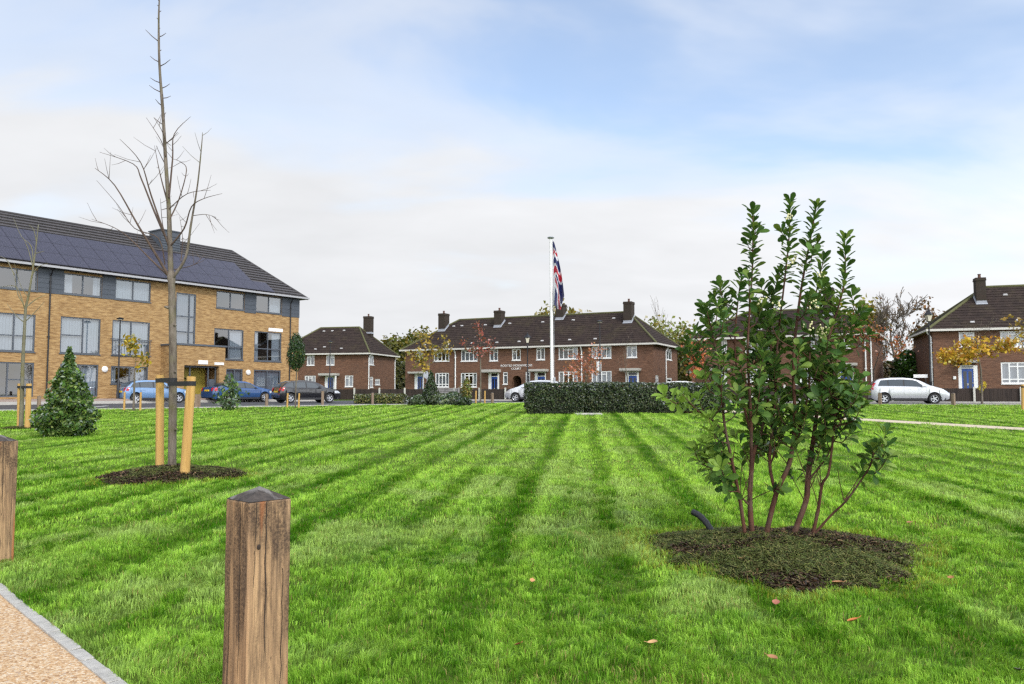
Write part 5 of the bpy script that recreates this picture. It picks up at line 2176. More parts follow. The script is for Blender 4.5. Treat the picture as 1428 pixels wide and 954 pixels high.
M["soil"] = ground_mat()
M["asphalt"] = asphalt_mat("asphalt", (.052, .052, .056))
M["paving"] = asphalt_mat("pinkish_paving", (.26, .20, .17), .12)
M["pavement"] = asphalt_mat("grey_pavement", (.20, .19, .18), .12)
M["gravel"] = gravel_mat()
M["sett"] = simple("grey_sett", (.40, .385, .35), .85, var=.45, scale=14, bump=1.0)
M["roadpaint"] = simple("road_paint", (.72, .72, .70), .6, var=.08)
M["tanpath"] = simple("tan_path", (.52, .43, .31), .8, var=.12, scale=3)

gx = np.unique(np.concatenate([np.linspace(-400, -60, 14), np.linspace(-60, 60, 121), np.linspace(60, 400, 14)]))
gy = np.unique(np.concatenate([np.linspace(-80, -4, 8), np.linspace(-4, 72, 115), np.linspace(72, 130, 20), np.linspace(130, 900, 14)]))
GX, GY = np.meshgrid(gx, gy)
V = np.stack([GX, GY, gz(GX, GY)], -1).reshape(-1, 3)
nx_, ny_ = len(gx), len(gy)
I = (np.arange(ny_ - 1)[:, None] * nx_ + np.arange(nx_ - 1)[None, :]).ravel()
tag(np_mesh("ground", V, np.stack([I, I + 1, I + nx_ + 1, I + nx_], 1), M["soil"], None, None, True), kind="structure")


def strip(name, A, B, n, m, mat, dz=.004, sub=None):
    """Sheet between polylines A and B (same count), draped on the ground."""
    A, B = np.array(A, float), np.array(B, float)
    t = np.linspace(0, 1, len(A))
    tt = np.linspace(0, 1, n)
    a = np.stack([np.interp(tt, t, A[:, k]) for k in (0, 1)], 1)
    b = np.stack([np.interp(tt, t, B[:, k]) for k in (0, 1)], 1)
    w = np.linspace(0, 1, m)[:, None, None]
    P = a[None] * (1 - w) + b[None] * w
    z = gz(P[..., 0], P[..., 1]) + dz
    V = np.concatenate([P, z[..., None]], -1).reshape(-1, 3)
    I = (np.arange(m - 1)[:, None] * n + np.arange(n - 1)[None, :]).ravel()
    return tag(np_mesh(name, V, np.stack([I, I + 1, I + n + 1, I + n], 1), mat, None, None, False), kind="structure")


Lp = [(-45, 22), (-22.6, 34.5), (-17.4, 37), (-11.2, 40), (-6, 42.7), (-3, 46.5), (-.7, 49.3), (2.5, 51), (6, 51.2), (13, 47.6), (20.7, 43.4), (27.4, 41.8), (48, 37), (90, 27)]
off = [(x + .0, y + .22) for x, y in Lp]
Op = [(-42.5, 25.5), (-28.0, 42.6), (-22, 51.3), (-16.0, 60.0), (-13, 64.5), (-7, 63.5), (-2, 62.5), (3, 60.5), (8, 58.2), (16, 53.4), (22.2, 49.4), (29, 47.4), (50, 42.0), (94, 31)]
strip("road", off, Op, 160, 12, M["asphalt"], .006)


def kerb(name, pts, w, h, mat, z0=-.05, n=None):
    pts = [Vector((p[0], p[1], 0)) for p in pts]
    # resample
    out = []
    for i in range(len(pts) - 1):
        k = max(1, int((pts[i + 1] - pts[i]).length / .9))
        for j in range(k):
            out.append(pts[i].lerp(pts[i + 1], j / k))
    out.append(pts[-1])
    m = MB()
    for i in range(len(out) - 1):
        a, b_ = out[i], out[i + 1]
        d = (b_ - a).normalized()
        nn = Vector((-d.y, d.x, 0)) * w / 2
        e = d * .006
        q = [a + e - nn, b_ - e - nn, b_ - e + nn, a + e + nn]
        lo = [Vector((p.x, p.y, g(p.x, p.y) + z0)) for p in q]
        hi = [Vector((p.x, p.y, g(p.x, p.y) + h)) for p in q]
        m.mesh(lo + hi, [(3, 2, 1, 0), (4, 5, 6, 7), (0, 1, 5, 4), (1, 2, 6, 5), (2, 3, 7, 6), (3, 0, 4, 7)])
    return tag(m.build(name, mat), kind="structure")


kerb("lawn_kerb", [(x, y + .12) for x, y in Lp], .14, .05, M["concrete"])
kerb("road_kerb", Op[4:], .15, .12, M["concrete"])
# pavement beyond the road
Op2 = [(x + (.6 if i < 6 else 1.0), y + 2.0) for i, (x, y) in enumerate(Op)]
pv = strip("pavement", [(x + .04, y + .09) for x, y in Op[4:]], Op2[4:], 120, 4, M["pavement"], .10)
# raised forecourt of the flats: a real step with a paved top
fc = MB()
f0, f1 = -3.0, LW + 1.0
zc = ZB - .02
P4 = [(-3.0, 2.9), (f1, 2.9), (f1, .0), (-3.0, .0)]
fc.mesh([FL.p(s, d, .2) for s, d in P4] + [FL.p(s, d, zc) for s, d in P4], [(4, 5, 6, 7), (0, 1, 5, 4), (1, 2, 6, 5), (2, 3, 7, 6), (3, 0, 4, 7)])
tag(fc.build("forecourt_paving", M["paving"]), kind="structure")
fk = MB()
FL.box(fk, -3, f1, 2.92, 3.06, .2, zc - .12)
tag(fk.build("forecourt_kerb", M["concrete"]), kind="structure")

# white bay markings
for pts in (((122, 568.3), (150, 566.0)), ((333, 566.6), (384, 565.2)), ((-30, 572.5), (20, 570.8))):
    q = []
    for (u, v) in pts:
        r_ = ray(u, v)
        Y = 38.0
        for _ in range(30):
            p = at(u, v, Y)
            Y += (p.z - g(p.x, p.y) - .01) * 18
            Y = max(30, min(48, Y))
        p = at(u, v, Y)
        q.append(Vector((p.x, max(p.y, float(lawn_y(p.x)) + .9), 0)))
    d = (q[1] - q[0]).normalized()
    n_ = Vector((-d.y, d.x, 0)) * .09
    A = [(p.x - n_.x, p.y - n_.y) for p in q]
    B = [(p.x + n_.x, p.y + n_.y) for p in q]
    strip("road_marking", A, B, 8, 2, M["roadpaint"], .012)

# gravel path with sett edging, bottom left
EDGE_P = [(-3.50 + 1.73 * t, 5.47 - 1.79 * t) for t in (-5.2, -3.6, -2.4, -1.6, -.8, 0, .4, .8, 1.2, 1.8, 2.6, 3.6)]
PATH_O = [(x - 1.9, y - 1.6) for x, y in EDGE_P]
strip("gravel_path", [(x - .035, y - .035) for x, y in EDGE_P], PATH_O, 60, 6, M["gravel"], .012)
sm = MB()
rg2 = random.Random(5)
cum = smooth_path([Vector((x, y, 0)) for x, y in EDGE_P], 12)
dist = 0
seg = []
i = 0
pos = cum[0].copy()
pts = [pos]
target = .205
for a, b_ in zip(cum[:-1], cum[1:]):
    L = (b_ - a).length
    while dist + L >= target:
        f = (target - dist) / L
        a = a.lerp(b_, f)
        pts.append(a.copy())
        L = (b_ - a).length
        dist = 0
    dist += L
for a, b_ in zip(pts[:-1], pts[1:]):
    d = (b_ - a).normalized()
    nn = Vector((-d.y, d.x, 0))
    w = .032
    hz = .022 + rg2.uniform(-.004, .004)
    e = d * .005
    mid_ = (a + b_) / 2 - nn * 0
    q = [a + e - nn * w, b_ - e - nn * w, b_ - e + nn * w, a + e + nn * w]
    c_ = Vector((-.022, -.022, 0))
    lo = [p + c_ + Vector((0, 0, g(p.x, p.y) - .05)) for p in q]
    hi = [p + c_ + Vector((0, 0, g(p.x, p.y) + hz + rg2.uniform(-.002, .002))) for p in q]
    sm.mesh(lo + hi, [(4, 5, 6, 7), (0, 1, 5, 4), (1, 2, 6, 5), (2, 3, 7, 6), (3, 0, 4, 7)])
tag(sm.build("path_edging", M["sett"], bevel=.003), kind="structure")
# thin path across the lawn at the right
PA = [(19.8, 14), (17.2, 18.5), (14.75, 22.8), (12.3, 28.8), (10.2, 34), (9.0, 38.5), (8.5, 44), (8.6, 51)]
PB = [(x - 1.15, y - .35) for x, y in PA]
strip("lawn_path", PA, PB, 60, 3, M["tanpath"], .008)


# ================================================================== timber bollards
def bollard(label, P, rz, w, h, group, detail=True, mat="oak", topmat="oak_top", seed=0, bev=.006):
    root = thing("timber_bollard", label, "bollard", P, rz, group)
    rg_ = random.Random(seed)
    m = MB()
    a = w / 2
    hs_ = h - .045 * w / .17
    n = 10
    ring = []
    for k in range(n + 1):
        z = -.2 + (hs_ + .2) * k / n
        e = 1 + (rg_.uniform(-.006, .006) if 0 < k < n else 0)
        tw_ = .0
        ring.append([Vector((sx * a * e, sy * a * e, z)) for sx, sy in ((-1, -1), (1, -1), (1, 1), (-1, 1))])
    vs = [p for r_ in ring for p in r_]
    fs = []
    for k in range(n):
        for j in range(4):
            j2 = (j + 1) % 4
            fs.append((k * 4 + j, k * 4 + j2, (k + 1) * 4 + j2, (k + 1) * 4 + j))
    fs.append((3, 2, 1, 0))
    fs.append((n * 4, n * 4 + 1, n * 4 + 2, n * 4 + 3))
    m.mesh(vs, fs)
    m.build("post", M[mat], root, smooth=30, bevel=bev if detail else 0)
    c = MB()
    b_ = a - .002
    z0 = hs_ + .0015
    apex = Vector((a * .05, a * .05, h))
    base = [Vector((sx * b_, sy * b_, z0)) for sx, sy in ((-1, -1), (1, -1), (1, 1), (-1, 1))]
    c.mesh(base + [apex], [(0, 1, 4), (1, 2, 4), (2, 3, 4), (3, 0, 4), (3, 2, 1, 0)])
    c.build("weathered_top", M[topmat], root)
    if detail:
        # drying splits: thin dark wedges standing just proud of the faces
        def crack(face, x0, z0_, z1_, wd):
            prev = None
            nseg = 22
            k = MB()
            x = x0
            for i in range(nseg + 1):
                f = i / nseg
                z = z0_ + (z1_ - z0_) * f
                x += rg_.uniform(-.0022, .0022)
                ww = wd * (math.sin(PI * min(1, .12 + f * .88)) ** .6) * rg_.uniform(.55, 1.15) + .0004
                q = []
                for s_ in (-1, 1):
                    xx = x + s_ * ww
                    y = -a * 1.0 - .0022
                    v = Vector((xx, y, z))
                    if face == 1:
                        v = Vector((-y, xx, z))
                    elif face == 3:
                        v = Vector((y, xx, z))
                    q.append(v)
                if prev:
                    k.face([prev[0], prev[1], q[1], q[0]])
                prev = q
            k.build("crack", M["crack"], root, recalc=False)
        crack(0, -a * .2, hs_ - .001, hs_ - .55, .0022)
        crack(0, a * .62, hs_ - .25, hs_ - .8, .0014)
        crack(0, -a * .7, hs_ - .001, hs_ - .3, .0011)
        crack(3, -a * .25, hs_ - .001, hs_ - .62, .0024)
        crack(3, a * .5, hs_ - .3, hs_ - .8, .0016)
        crack(1, a * .1, hs_ - .05, hs_ - .7, .002)
        kn = MB()
        mt = Matrix.Translation((-a * .55, -a - .001, hs_ - .16)) @ Matrix.Rotation(PI / 2, 4, "X")
        kn.lathe([(.0001, .003), (.005, .0025), (.008, .0005)], 12, mt @ Matrix.Scale(1.25, 4, (0, 1, 0)))
        kn.build("knot", M["crack"], root, smooth=60)
    return root


NB_Y = 2.94
nb = (ax(364, NB_Y), NB_Y, 0)
GB = "timber bollards by the gravel path"
bollard("big weathered timber bollard with splits, nearest to the camera beside the gravel path", nb, R(48), .170, 1.0, GB, True, seed=3)
bollard("weathered timber bollard cut by the picture's edge, standing where the gravel path meets the lawn", (ax(2, 6.1), 6.1, g(-4, 6.1)), R(62), .185, 1.0, GB, True, seed=8)
GF = "small timber bollards along the lawn edge"
M["post_far"] = wood_mat("grey_brown_post", (.27, .20, .14), (.19, .135, .095), (.08, .055, .04), None, 18)
for (u, Y, lab) in ((55, 34.9, "small grey bollard beside the holly bush"), (274, 38.2, "small pale bollard in front of the porch of the flats, first of the pair"), (277.8, 38.4, "small pale bollard in front of the porch of the flats, second of the pair"),
                    (372, 39.6, "small bollard in front of the deep blue saloon's front wheel"), (450, 41.2, "small bollard in front of the black hatchback's front door"),
                    (519.5, 45.6, "small bollard beside the low yellow green hedge"), (686.5, 48.6, "small reddish bollard in front of the silver car's bonnet"),
                    (1226.8, 42.6, "small bollard in front of the people carrier's rear wheel"), (1329, 41.4, "small bollard between the people carrier and the yellow tree")):
    x = ax(u, Y)
    bollard(lab, (x, Y, g(x, Y)), R(20 + u % 30), .13 if u < 1200 else .15, .68 if u != 450 else .8, GF, False, "post_far", "oak_top", int(u))


# ================================================================== fences
def fence(label, pts, h, post_gap, hpost, seed=0):
    root = thing("board_fence", label, "fence", (pts[0][0], pts[0][1], g(*pts[0])))
    base = root.location.copy()
    P = [Vector((p[0], p[1], 0)) for p in pts]
    rg_ = random.Random(seed)
    posts = []
    for a, b_ in zip(P[:-1], P[1:]):
        L = (b_ - a).length
        k = max(1, round(L / post_gap))
        d = (b_ - a).normalized()
        nn = Vector((d.y, -d.x, 0))
        for i in range(k):
            q0, q1 = a.lerp(b_, i / k), a.lerp(b_, (i + 1) / k)
            posts.append((q0, d))
            m = MB()
            n = int((q1 - q0).length / .12)
            for j in range(n):
                s0, s1 = q0.lerp(q1, j / n) + d * .003, q0.lerp(q1, (j + 1) / n) - d * .003
                z0 = g(s0.x, s0.y)
                w = .011 + (.010 if j % 2 else 0)
                hh = h + rg_.uniform(-.008, .008)
                c = [s0 - nn * w, s1 - nn * w, s1 + nn * w, s0 + nn * w]
                m.mesh([p + Vector((0, 0, z0 + .02)) - base for p in c] + [p + Vector((0, 0, z0 + hh)) - base for p in c], [(4, 5, 6, 7), (0, 1, 5, 4), (1, 2, 6, 5), (2, 3, 7, 6), (3, 0, 4, 7)])
            m.build("fence_panel", M["fence"], root)
    posts.append((P[-1], d))
    for q, d in posts:
        z0 = g(q.x, q.y)
        nn = Vector((d.y, -d.x, 0))
        m = MB()
        ang = math.atan2(d.y, d.x)
        m.box((-.06, -.06, -.1), (.06, .06, hpost), 0, Matrix.Translation(q + nn * .09 + Vector((0, 0, z0)) - base) @ Matrix.Rotation(ang, 4, "Z"))
        m.build("fence_post", M["post_white"], root)
    return root


M["post_white"] = simple("pale_concrete_post", (.55, .54, .48), .8, var=.15, scale=3)
fence("long dark board fence with pale posts in front of the terrace and the detached house", [(-19.0, 71.5), (ax(460, 71), 71.0), (ax(565, 69.8), 69.8), (ax(742, 66.3), 66.3), (ax(905, 62), 62.0), (ax(950, 60.5), 60.5)], .96, 2.25, 1.08, 1)
fence("dark board fence with pale posts in front of the two houses at the right", [(ax(1005, 56.5), 56.5), (ax(1190, 52.9), 52.9), (ax(1302, 50.6), 50.6), (ax(1358, 50.0), 50.0), (ax(1560, 47.6), 47.6)], .90, 2.4, 1.0, 2)


# ================================================================== street furniture
def lamp_post(label, P, h, style, group):
    root = thing("street_lamp", label, "street lamp", P, 0, group)
    m = MB()
    if style == "modern":
        m.lathe([(.085, -.1), (.085, 1.35), (.05, 1.45), (.038, h - .12), (.04, h - .1)], 12)
        m.build("post", M["black"], root, smooth=40)
        k = MB()
        k.lathe([(.04, h - .12), (.20, h - .08), (.22, h - .03), (.12, h + .02), (.0001, h + .05)], 16)
        k.build("lamp_head", M["black"], root, smooth=40)
        k = MB()
        k.lathe([(.0001, h - .13), (.16, h - .125), (.18, h - .095)], 16)
        k.build("lens", M["lampglass"], root, smooth=40)
    else:
        hb = h - .85
        m.lathe([(.12, -.1), (.12, .25), (.085, .35), (.085, 1.2), (.10, 1.25), (.06, 1.35), (.045, hb - .35), (.06, hb - .3), (.035, hb - .2), (.05, hb)], 12)
        m.tube([(-.28, 0, hb - .42), (.28, 0, hb - .42)], .016, 6)
        m.build("post", M["black"], root, smooth=40)
        gl = MB()
        gl.lathe([(.13, hb + .02), (.25, hb + .42)], 4, Matrix.Rotation(PI / 4, 4, "Z"))
        lo = gl.build("lantern_glass", M["lampglass"], root)
        fr = MB()
        for a in range(4):
            t = PI / 4 + a * PI / 2
            c_, s_ = math.cos(t), math.sin(t)
            fr.tube([(c_ * .135, s_ * .135, hb), (c_ * .258, s_ * .258, hb + .43)], .016, 5)
        fr.lathe([(.15, hb - .01), (.15, hb + .02), (.05, hb + .02)], 4)
        fr.lathe([(.30, hb + .42), (.31, hb + .45), (.13, hb + .66), (.13, hb + .70), (.06, hb + .74), (.05, hb + .80), (.02, hb + .86), (.0001, hb + .98)], 4)
        fr.build("lantern_frame", M["black"], root)
    return root


M["lampglass"] = simple("frosted_lamp_glass", (.62, .58, .45), .25, var=.1)
GLP = "street lamps around the green"


def lamp(label, u, vtop, Y, style):
    x = ax(u, Y)
    z0 = g(x, Y)
    lamp_post(label, (x, Y, z0), at(u, vtop, Y).z - z0, style, GLP)


lamp("slim black street lamp in front of the flats by the light blue hatchback", 164.5, 443.5, 48.4, "modern")
lamp("slim black street lamp in front of the detached house", 459.5, 476, 68.5, "modern")
lamp("slim black street lamp behind the long hedge", 837, 447.5, 57.5, "modern")
lamp("black lantern lamp post in front of the terrace's archway", 735.7, 464, 63.5, "lantern")
lamp("black lantern lamp post at the corner of the house with the yellow tree", 1298.5, 430.5, 51.2, "lantern")

# round sign seen from behind
x = ax(595.5, 61)
sgn = thing("road_sign", "round road sign seen from its plain grey back, above the conifer", "road sign", (x, 61, g(x, 61)))
m = MB()
m.tube([(0, 0, -.2), (0, 0, 2.35)], .035, 8)
m.build("post", M["galv"], sgn)
m = MB()
zc = at(595.5, 523, 61).z - g(x, 61)
m.lathe([(.0001, -.012), (.29, -.012), (.29, .012), (.0001, .012)], 28, Matrix.Translation((0, -.05, zc)) @ Matrix.Rotation(PI / 2, 4, "X"))
m.build("sign_plate", M["galv"], sgn)
m = MB()
for dz_ in (-.12, .12):
    m.box((-.2, -.075, zc + dz_ - .02), (.2, -.063, zc + dz_ + .02))
m.build("mounting_rail", M["galv"], sgn)
# street nameplate behind the people carrier
x, Y = ax(1284.5, 51.5), 51.5
np_ = thing("street_nameplate", "low white street nameplate on two posts behind the people carrier's bonnet", "street sign", (x, Y, g(x, Y)), R(-18))
m = MB()
zc = at(1284.5, 524.5, Y).z - g(x, Y)
m.box((-.42, -.02, zc - .11), (.42, .0, zc + .11))
m.build("sign_plate", M["white"], np_)
for sx_ in (-.3, .3):
    m = MB()
    m.box((sx_ - .03, .002, -.1), (sx_ + .03, .05, zc + .05))
    m.build("post", M["black"], np_)

# bench
x, Y = ax(622, 44.2), 44.2
bn = thing("park_bench", "silvery wooden bench behind the planting bed", "bench", (x, Y, g(x, Y)), R(8))
m = MB()
for k in range(4):
    m.box((-.8, -.22 + k * .115, .43), (.8, -.22 + k * .115 + .095, .465))
m.build("seat", M["bench"], bn)
m = MB()
for k in range(4):
    m.box((-.8, .24 + k * .025, .52 + k * .105), (.8, .268 + k * .025, .60 + k * .105))
m.build("backrest", M["bench"], bn)
for sx_ in (-.72, .72):
    m = MB()
    m.box((sx_ - .035, -.22, 0), (sx_ + .035, -.15, .43))
    m.build("leg", M["bench"], bn)
    m = MB()
    m.box((sx_ - .035, .19, 0), (sx_ + .035, .235, .95))
    m.build("leg", M["bench"], bn)
    m = MB()
    m.box((sx_ - .03, -.24, .62), (sx_ + .03, .23, .66))
    m.build("armrest", M["bench"], bn)

# flagpole, flag and plaque slab
FY = 34.3
xF = ax(770.2, FY)
zF = g(xF, FY)
ztop = at(768, 331.5, FY).z
fp = thing("flagpole", "tall white flagpole rising behind the hedge", "flagpole", (xF, FY, zF))
lean = at(768, 331.5, FY).x - xF
m = MB()
m.tube([(0, 0, -.1), (0, 0, .3), (lean * .5, 0, (ztop - zF) * .5), (lean, 0, ztop - zF - .05)], [.095, .08, .068, .05], 16)
m.build("pole", M["white"], fp, smooth=60)
m = MB()
m.lathe([(.0001, -.07), (.055, -.06), (.14, -.03), (.155, .0), (.12, .035), (.0001, .06)], 18, Matrix.Translation((lean, 0, ztop - zF)))
m.build("finial", M["galv"], fp, smooth=50)
m = MB()
m.tube([(lean + .07, -.10, ztop - zF - .12), (.10, -.14, 2.2), (.09, -.12, 1.3)], .006, 5)
m.build("halyard", M["galv"], fp)
m = MB()
m.box((.075, -.16, 1.28), (.13, -.1, 1.5))
m.build("cleat", M["galv"], fp)

NU, NV = 120, 60
# the cloth hangs from its hoist: fly direction runs down, hoist direction is gathered into folds
z_hi = at(770, 337, FY).z
z_lo = at(780, 433, FY).z
H_ = z_hi - z_lo
VV, CC = [], []
navy, redc, wht = (.012, .018, .10), (.42, .012, .03), (.68, .68, .70)


def jack(x, y):
    """x 0..2 along the fly, y 0..1 across: the crosses of the national flag."""
    px_, py_ = x - 1.0, y - .5
    if abs(px_) < .1 or abs(py_) < .1:
        return redc
    if abs(px_) < .167 or abs(py_) < .167:
        return wht
    for s_ in (1, -1):
        d = (py_ - s_ * px_ * .5) / math.sqrt(1.25)
        side = 1 if (px_ * s_ > 0) == (s_ > 0) else -1
        if -.001 <= d * side * 1 <= .055 or -.012 < d < .012:
            return redc
        if abs(d) < .085:
            return wht
    return navy


for i in range(NU + 1):
    t = i / NU
    for j in range(NV + 1):
        s_ = j / NV
        w = .05 + .44 * min(1, t * 1.25) ** .8 * (1 - .35 * max(0, (t - .8) / .2))
        x = .075 + .05 * t + w * s_ + .06 * t * math.sin(t * 5)
        y = -.06 + (.10 + .06 * t) * math.sin(s_ * 9.0 + t * 2.2) * (.25 + t) + .05 * math.sin(s_ * 19 + t * 5) * t
        z = z_hi - H_ * (t * (.90 + .10 * s_) + .02 * (1 - s_)) + .25 * (1 - t) * (1 - s_) * .2
        VV.append((xF + lean * .9 + x, FY + y, z))
        fy_ = (.60 + .38 * s_) if t > .48 else (.70 + .40 * t + .10 * (s_ - .5) - .12 * max(0, s_ - .75))
        CC.append(jack(.1 + 1.85 * t + .12 * math.sin(s_ * 6), fy_))
I = (np.arange(NU)[:, None] * (NV + 1) + np.arange(NV)[None, :]).ravel()
t = NT("flag_cloth")
a_ = t.n("ShaderNodeAttribute", attribute_name="Col")
M["flag"] = t.pbr(a_.outputs["Color"], .75, 0, None, .2, Sheen_Weight=.2)
tag(np_mesh("flag", np.array(VV), np.stack([I, I + 1, I + NV + 2, I + NV + 1], 1), M["flag"], None, np.array(CC), True), "red white and blue national flag hanging limp from the white flagpole", "flag")

m = MB()
x, Y = ax(820, 31.1), 31.1
m.box((-.52, -.35, -.03), (.52, .35, .05), 0, Matrix.Translation((x, Y, g(x, Y) + .02)))
tag(m.build("stone_slab", M["slabstone"] if "slabstone" in M else M["concrete"], bevel=.012), "flat pale stone slab on the lawn in front of the hedge", "slab")


# ================================================================== mulch beds
BEDS = [(ax(1083, 6.42), 6.42, 1.0, 1.0, .13), (TP.x + .06, TP.y - .08, .96, .92, .12), (SPt.x, SPt.y, .55, .5, .03)]
crng = np.random.default_rng(77)
M["mulch_soil"] = simple("dark_mulch_soil", (.032, .026, .013), .95, var=.5, scale=14, bump=1.0, spec=.03)
for bi, (bx, by, rx, ry, hh) in enumerate(BEDS):
    m = MB()
    NR_, NA = 14, 56
    ring = []
    for k in range(NR_ + 1):
        f = k / NR_
        row_ = []
        for a in range(NA):
            th = 2 * PI * a / NA
            wob = 1 + .07 * math.sin(th * 3 + bi) + .05 * math.sin(th * 7 + 2) + .04 * math.sin(th * 13) + .025 * math.sin(th * 29 + 1) + (.20 * math.exp(-((th if th < 3.2 else th - 6.283) - .25) ** 2 / .06) if bi == 0 else 0)
            x, y = bx + math.cos(th) * rx * f * wob, by + math.sin(th) * ry * f * wob
            z = g(x, y) + hh * (1 - f ** 2.2) + .012 + .03 * (float(vnoise(np.array(x * 6.), np.array(y * 6.), 5)) - .5) * (1 - f ** 4)
            row_.append((x, y, z))
        ring.append(row_)
    vs = [p for r_ in ring for p in r_]
    fs = [(k * NA + a, k * NA + (a + 1) % NA, (k + 1) * NA + (a + 1) % NA, (k + 1) * NA + a) for k in range(NR_) for a in range(NA)]
    m.mesh(vs, fs)
    tag(m.build("mulch_bed", M["mulch_soil"], smooth=180), kind="structure")
    # loose mulch: grass clippings and bark pieces lying on the mound
    n = (34000, 14000, 1500)[bi]
    th = crng.uniform(0, 2 * PI, n)
    f = np.sqrt(crng.uniform(0, 1.0, n)) * np.where(crng.uniform(0, 1, n) < .12, crng.uniform(1.0, 1.16, n), 1.0)
    wob = 1 + .07 * np.sin(th * 3 + bi) + .05 * np.sin(th * 7 + 2) + .04 * np.sin(th * 13) + .025 * np.sin(th * 29 + 1) + (.20 * np.exp(-(np.where(th < 3.2, th, th - 6.283) - .25) ** 2 / .06) if bi == 0 else 0)
    x, y = bx + np.cos(th) * rx * f * wob, by + np.sin(th) * ry * f * wob
    z = gz(x, y) + hh * (1 - np.minimum(f, 1) ** 2.2) + .018 + .03 * (vnoise(x * 6, y * 6, 5) - .5) * (1 - np.minimum(f, 1) ** 4) + crng.uniform(0, .016, n)
    az = crng.uniform(0, 2 * PI, n)
    el = crng.normal(0, .35, n)
    clip_ = fbm(x * 2.4, y * 2.4, 9, 3) + crng.uniform(-.16, .16, n) > (.32 if bi == 0 else .46)
    L = np.where(clip_, crng.uniform(.03, .06, n), crng.uniform(.02, .055, n))
    W = np.where(clip_, .0035, crng.uniform(.005, .012, n))
    d = np.stack([np.cos(az) * np.cos(el), np.sin(az) * np.cos(el), np.sin(el)], 1)
    s_ = np.stack([-np.sin(az), np.cos(az), crng.normal(0, .4, n)], 1)
    c = np.stack([x, y, z], 1)
    P = np.stack([c - d * L[:, None] / 2 - s_ * W[:, None] / 2, c - d * L[:, None] / 2 + s_ * W[:, None] / 2, c + d * L[:, None] / 2 + s_ * W[:, None] / 2, c + d * L[:, None] / 2 - s_ * W[:, None] / 2], 1).reshape(-1, 3)
    gcol = pal(crng, n, [(.11, .14, .03), (.075, .10, .022), (.17, .16, .05), (.045, .058, .015)], .3)
    bcol = pal(crng, n, [(.045, .026, .014), (.028, .017, .011), (.085, .048, .024), (.19, .12, .065)], .3, [.4, .35, .2, .05])
    col = np.where(clip_[:, None], gcol, bcol)
    tag(np_mesh("mulch", P, np.arange(n * 4).reshape(n, 4), M["chip"], None, np.repeat(col, 4, 0)), kind="stuff")


# ================================================================== fallen leaves
def fallen_leaf(u, v, L, col, label, rz, dz=.055):
    Y = 1568.5 / (v - 547 + 19.4)
    p = at(u, v, Y)
    for _ in range(40):
        Y += (p.z - (g(p.x, Y) + dz)) * 2.0
        p = at(u, v, Y)
    m = MB()
    n = 7
    prev = None
    for i in range(n + 1):
        t_ = i / n
        w = L * .36 * (math.sin(PI * min(1, t_ * 1.0)) ** .7 + .02)
        zc_ = .25 * L * (t_ - .5) ** 2 * 4 * .5
        row_ = [Vector((L * (t_ - .5), -w, zc_ + w * .55)), Vector((L * (t_ - .5), 0, zc_)), Vector((L * (t_ - .5), w, zc_ + w * .35))]
        if prev:
            m.face([prev[0], prev[1], row_[1], row_[0]])
            m.face([prev[1], prev[2], row_[2], row_[1]])
        prev = row_
    m.tube([(L * .5, 0, .12 * L), (L * .75, .02 * L, .2 * L)], .0016, 5)
    mt = simple("leaf_" + str(u), col, .6, var=.25, scale=40)
    o = m.build("fallen_leaf", mt, smooth=60)
    o.location = (p.x, Y, g(p.x, Y) + dz)
    o.rotation_euler = (RNG.uniform(-.3, .3), RNG.uniform(-.3, .3), rz)
    tag(o, label, "leaf", "fallen leaves on the lawn")


for args in ((1190, 866, .075, (.52, .17, .045), "orange fallen leaf lying alone on the grass below the mulch bed", .2),
             (1082, 841, .065, (.33, .12, .075), "dull red fallen leaf on the grass just below the mulch bed", 1.2),
             (1168, 813, .075, (.42, .20, .09), "tan fallen leaf on the near rim of the shrub's mulch bed", -.3),
             (1035, 779, .06, (.40, .22, .11), "pale tan fallen leaf lying on the shrub's mulch", .8, .14),
             (1326, 806, .05, (.36, .17, .06), "small brown fallen leaf right of the mulch bed", 1.9),
             (733, 610, .12, (.50, .38, .22), "pale fallen leaf far out on a mown stripe", .1),
             (910, 897, .06, (.55, .33, .14), "small yellowish fallen leaf left of the orange one", 2.6),
             (722, 899, .04, (.30, .04, .03), "tiny dark red fallen leaf on the middle of the lawn", .4),
             (1420, 935, .065, (.12, .10, .09), "blackish curled leaf at the lower right corner of the lawn", .9),
             (1077, 918, .06, (.34, .16, .07), "brown fallen leaf beside a flattened tuft near the lower edge", 2.2),
             (742, 810, .05, (.50, .25, .10), "small orange brown fallen leaf on a light mown stripe", 1.4),
             (1268, 729, .06, (.30, .14, .06), "brown fallen leaf above the right end of the mulch bed", .2)):
    fallen_leaf(*args)


# ================================================================== grass
def bed_mask(x, y, grow=1.0):
    k = np.zeros(len(x), bool)
    for bi, (bx, by, rx, ry, hh) in enumerate(BEDS):
        th = np.arctan2((y - by) / ry, (x - bx) / rx)
        wob = 1 + .07 * np.sin(th * 3 + bi) + .05 * np.sin(th * 7 + 2) + .04 * np.sin(th * 13) + .025 * np.sin(th * 29 + 1) + (.20 * np.exp(-(np.where(th < 3.2, th, th - 6.283) - .25) ** 2 / .06) if bi == 0 else 0)
        k |= np.hypot((x - bx) / rx, (y - by) / ry) < wob * grow
    return k


EP_ = np.array(EDGE_P)
PA_ = np.array(PA)
PB_ = np.array(PB)


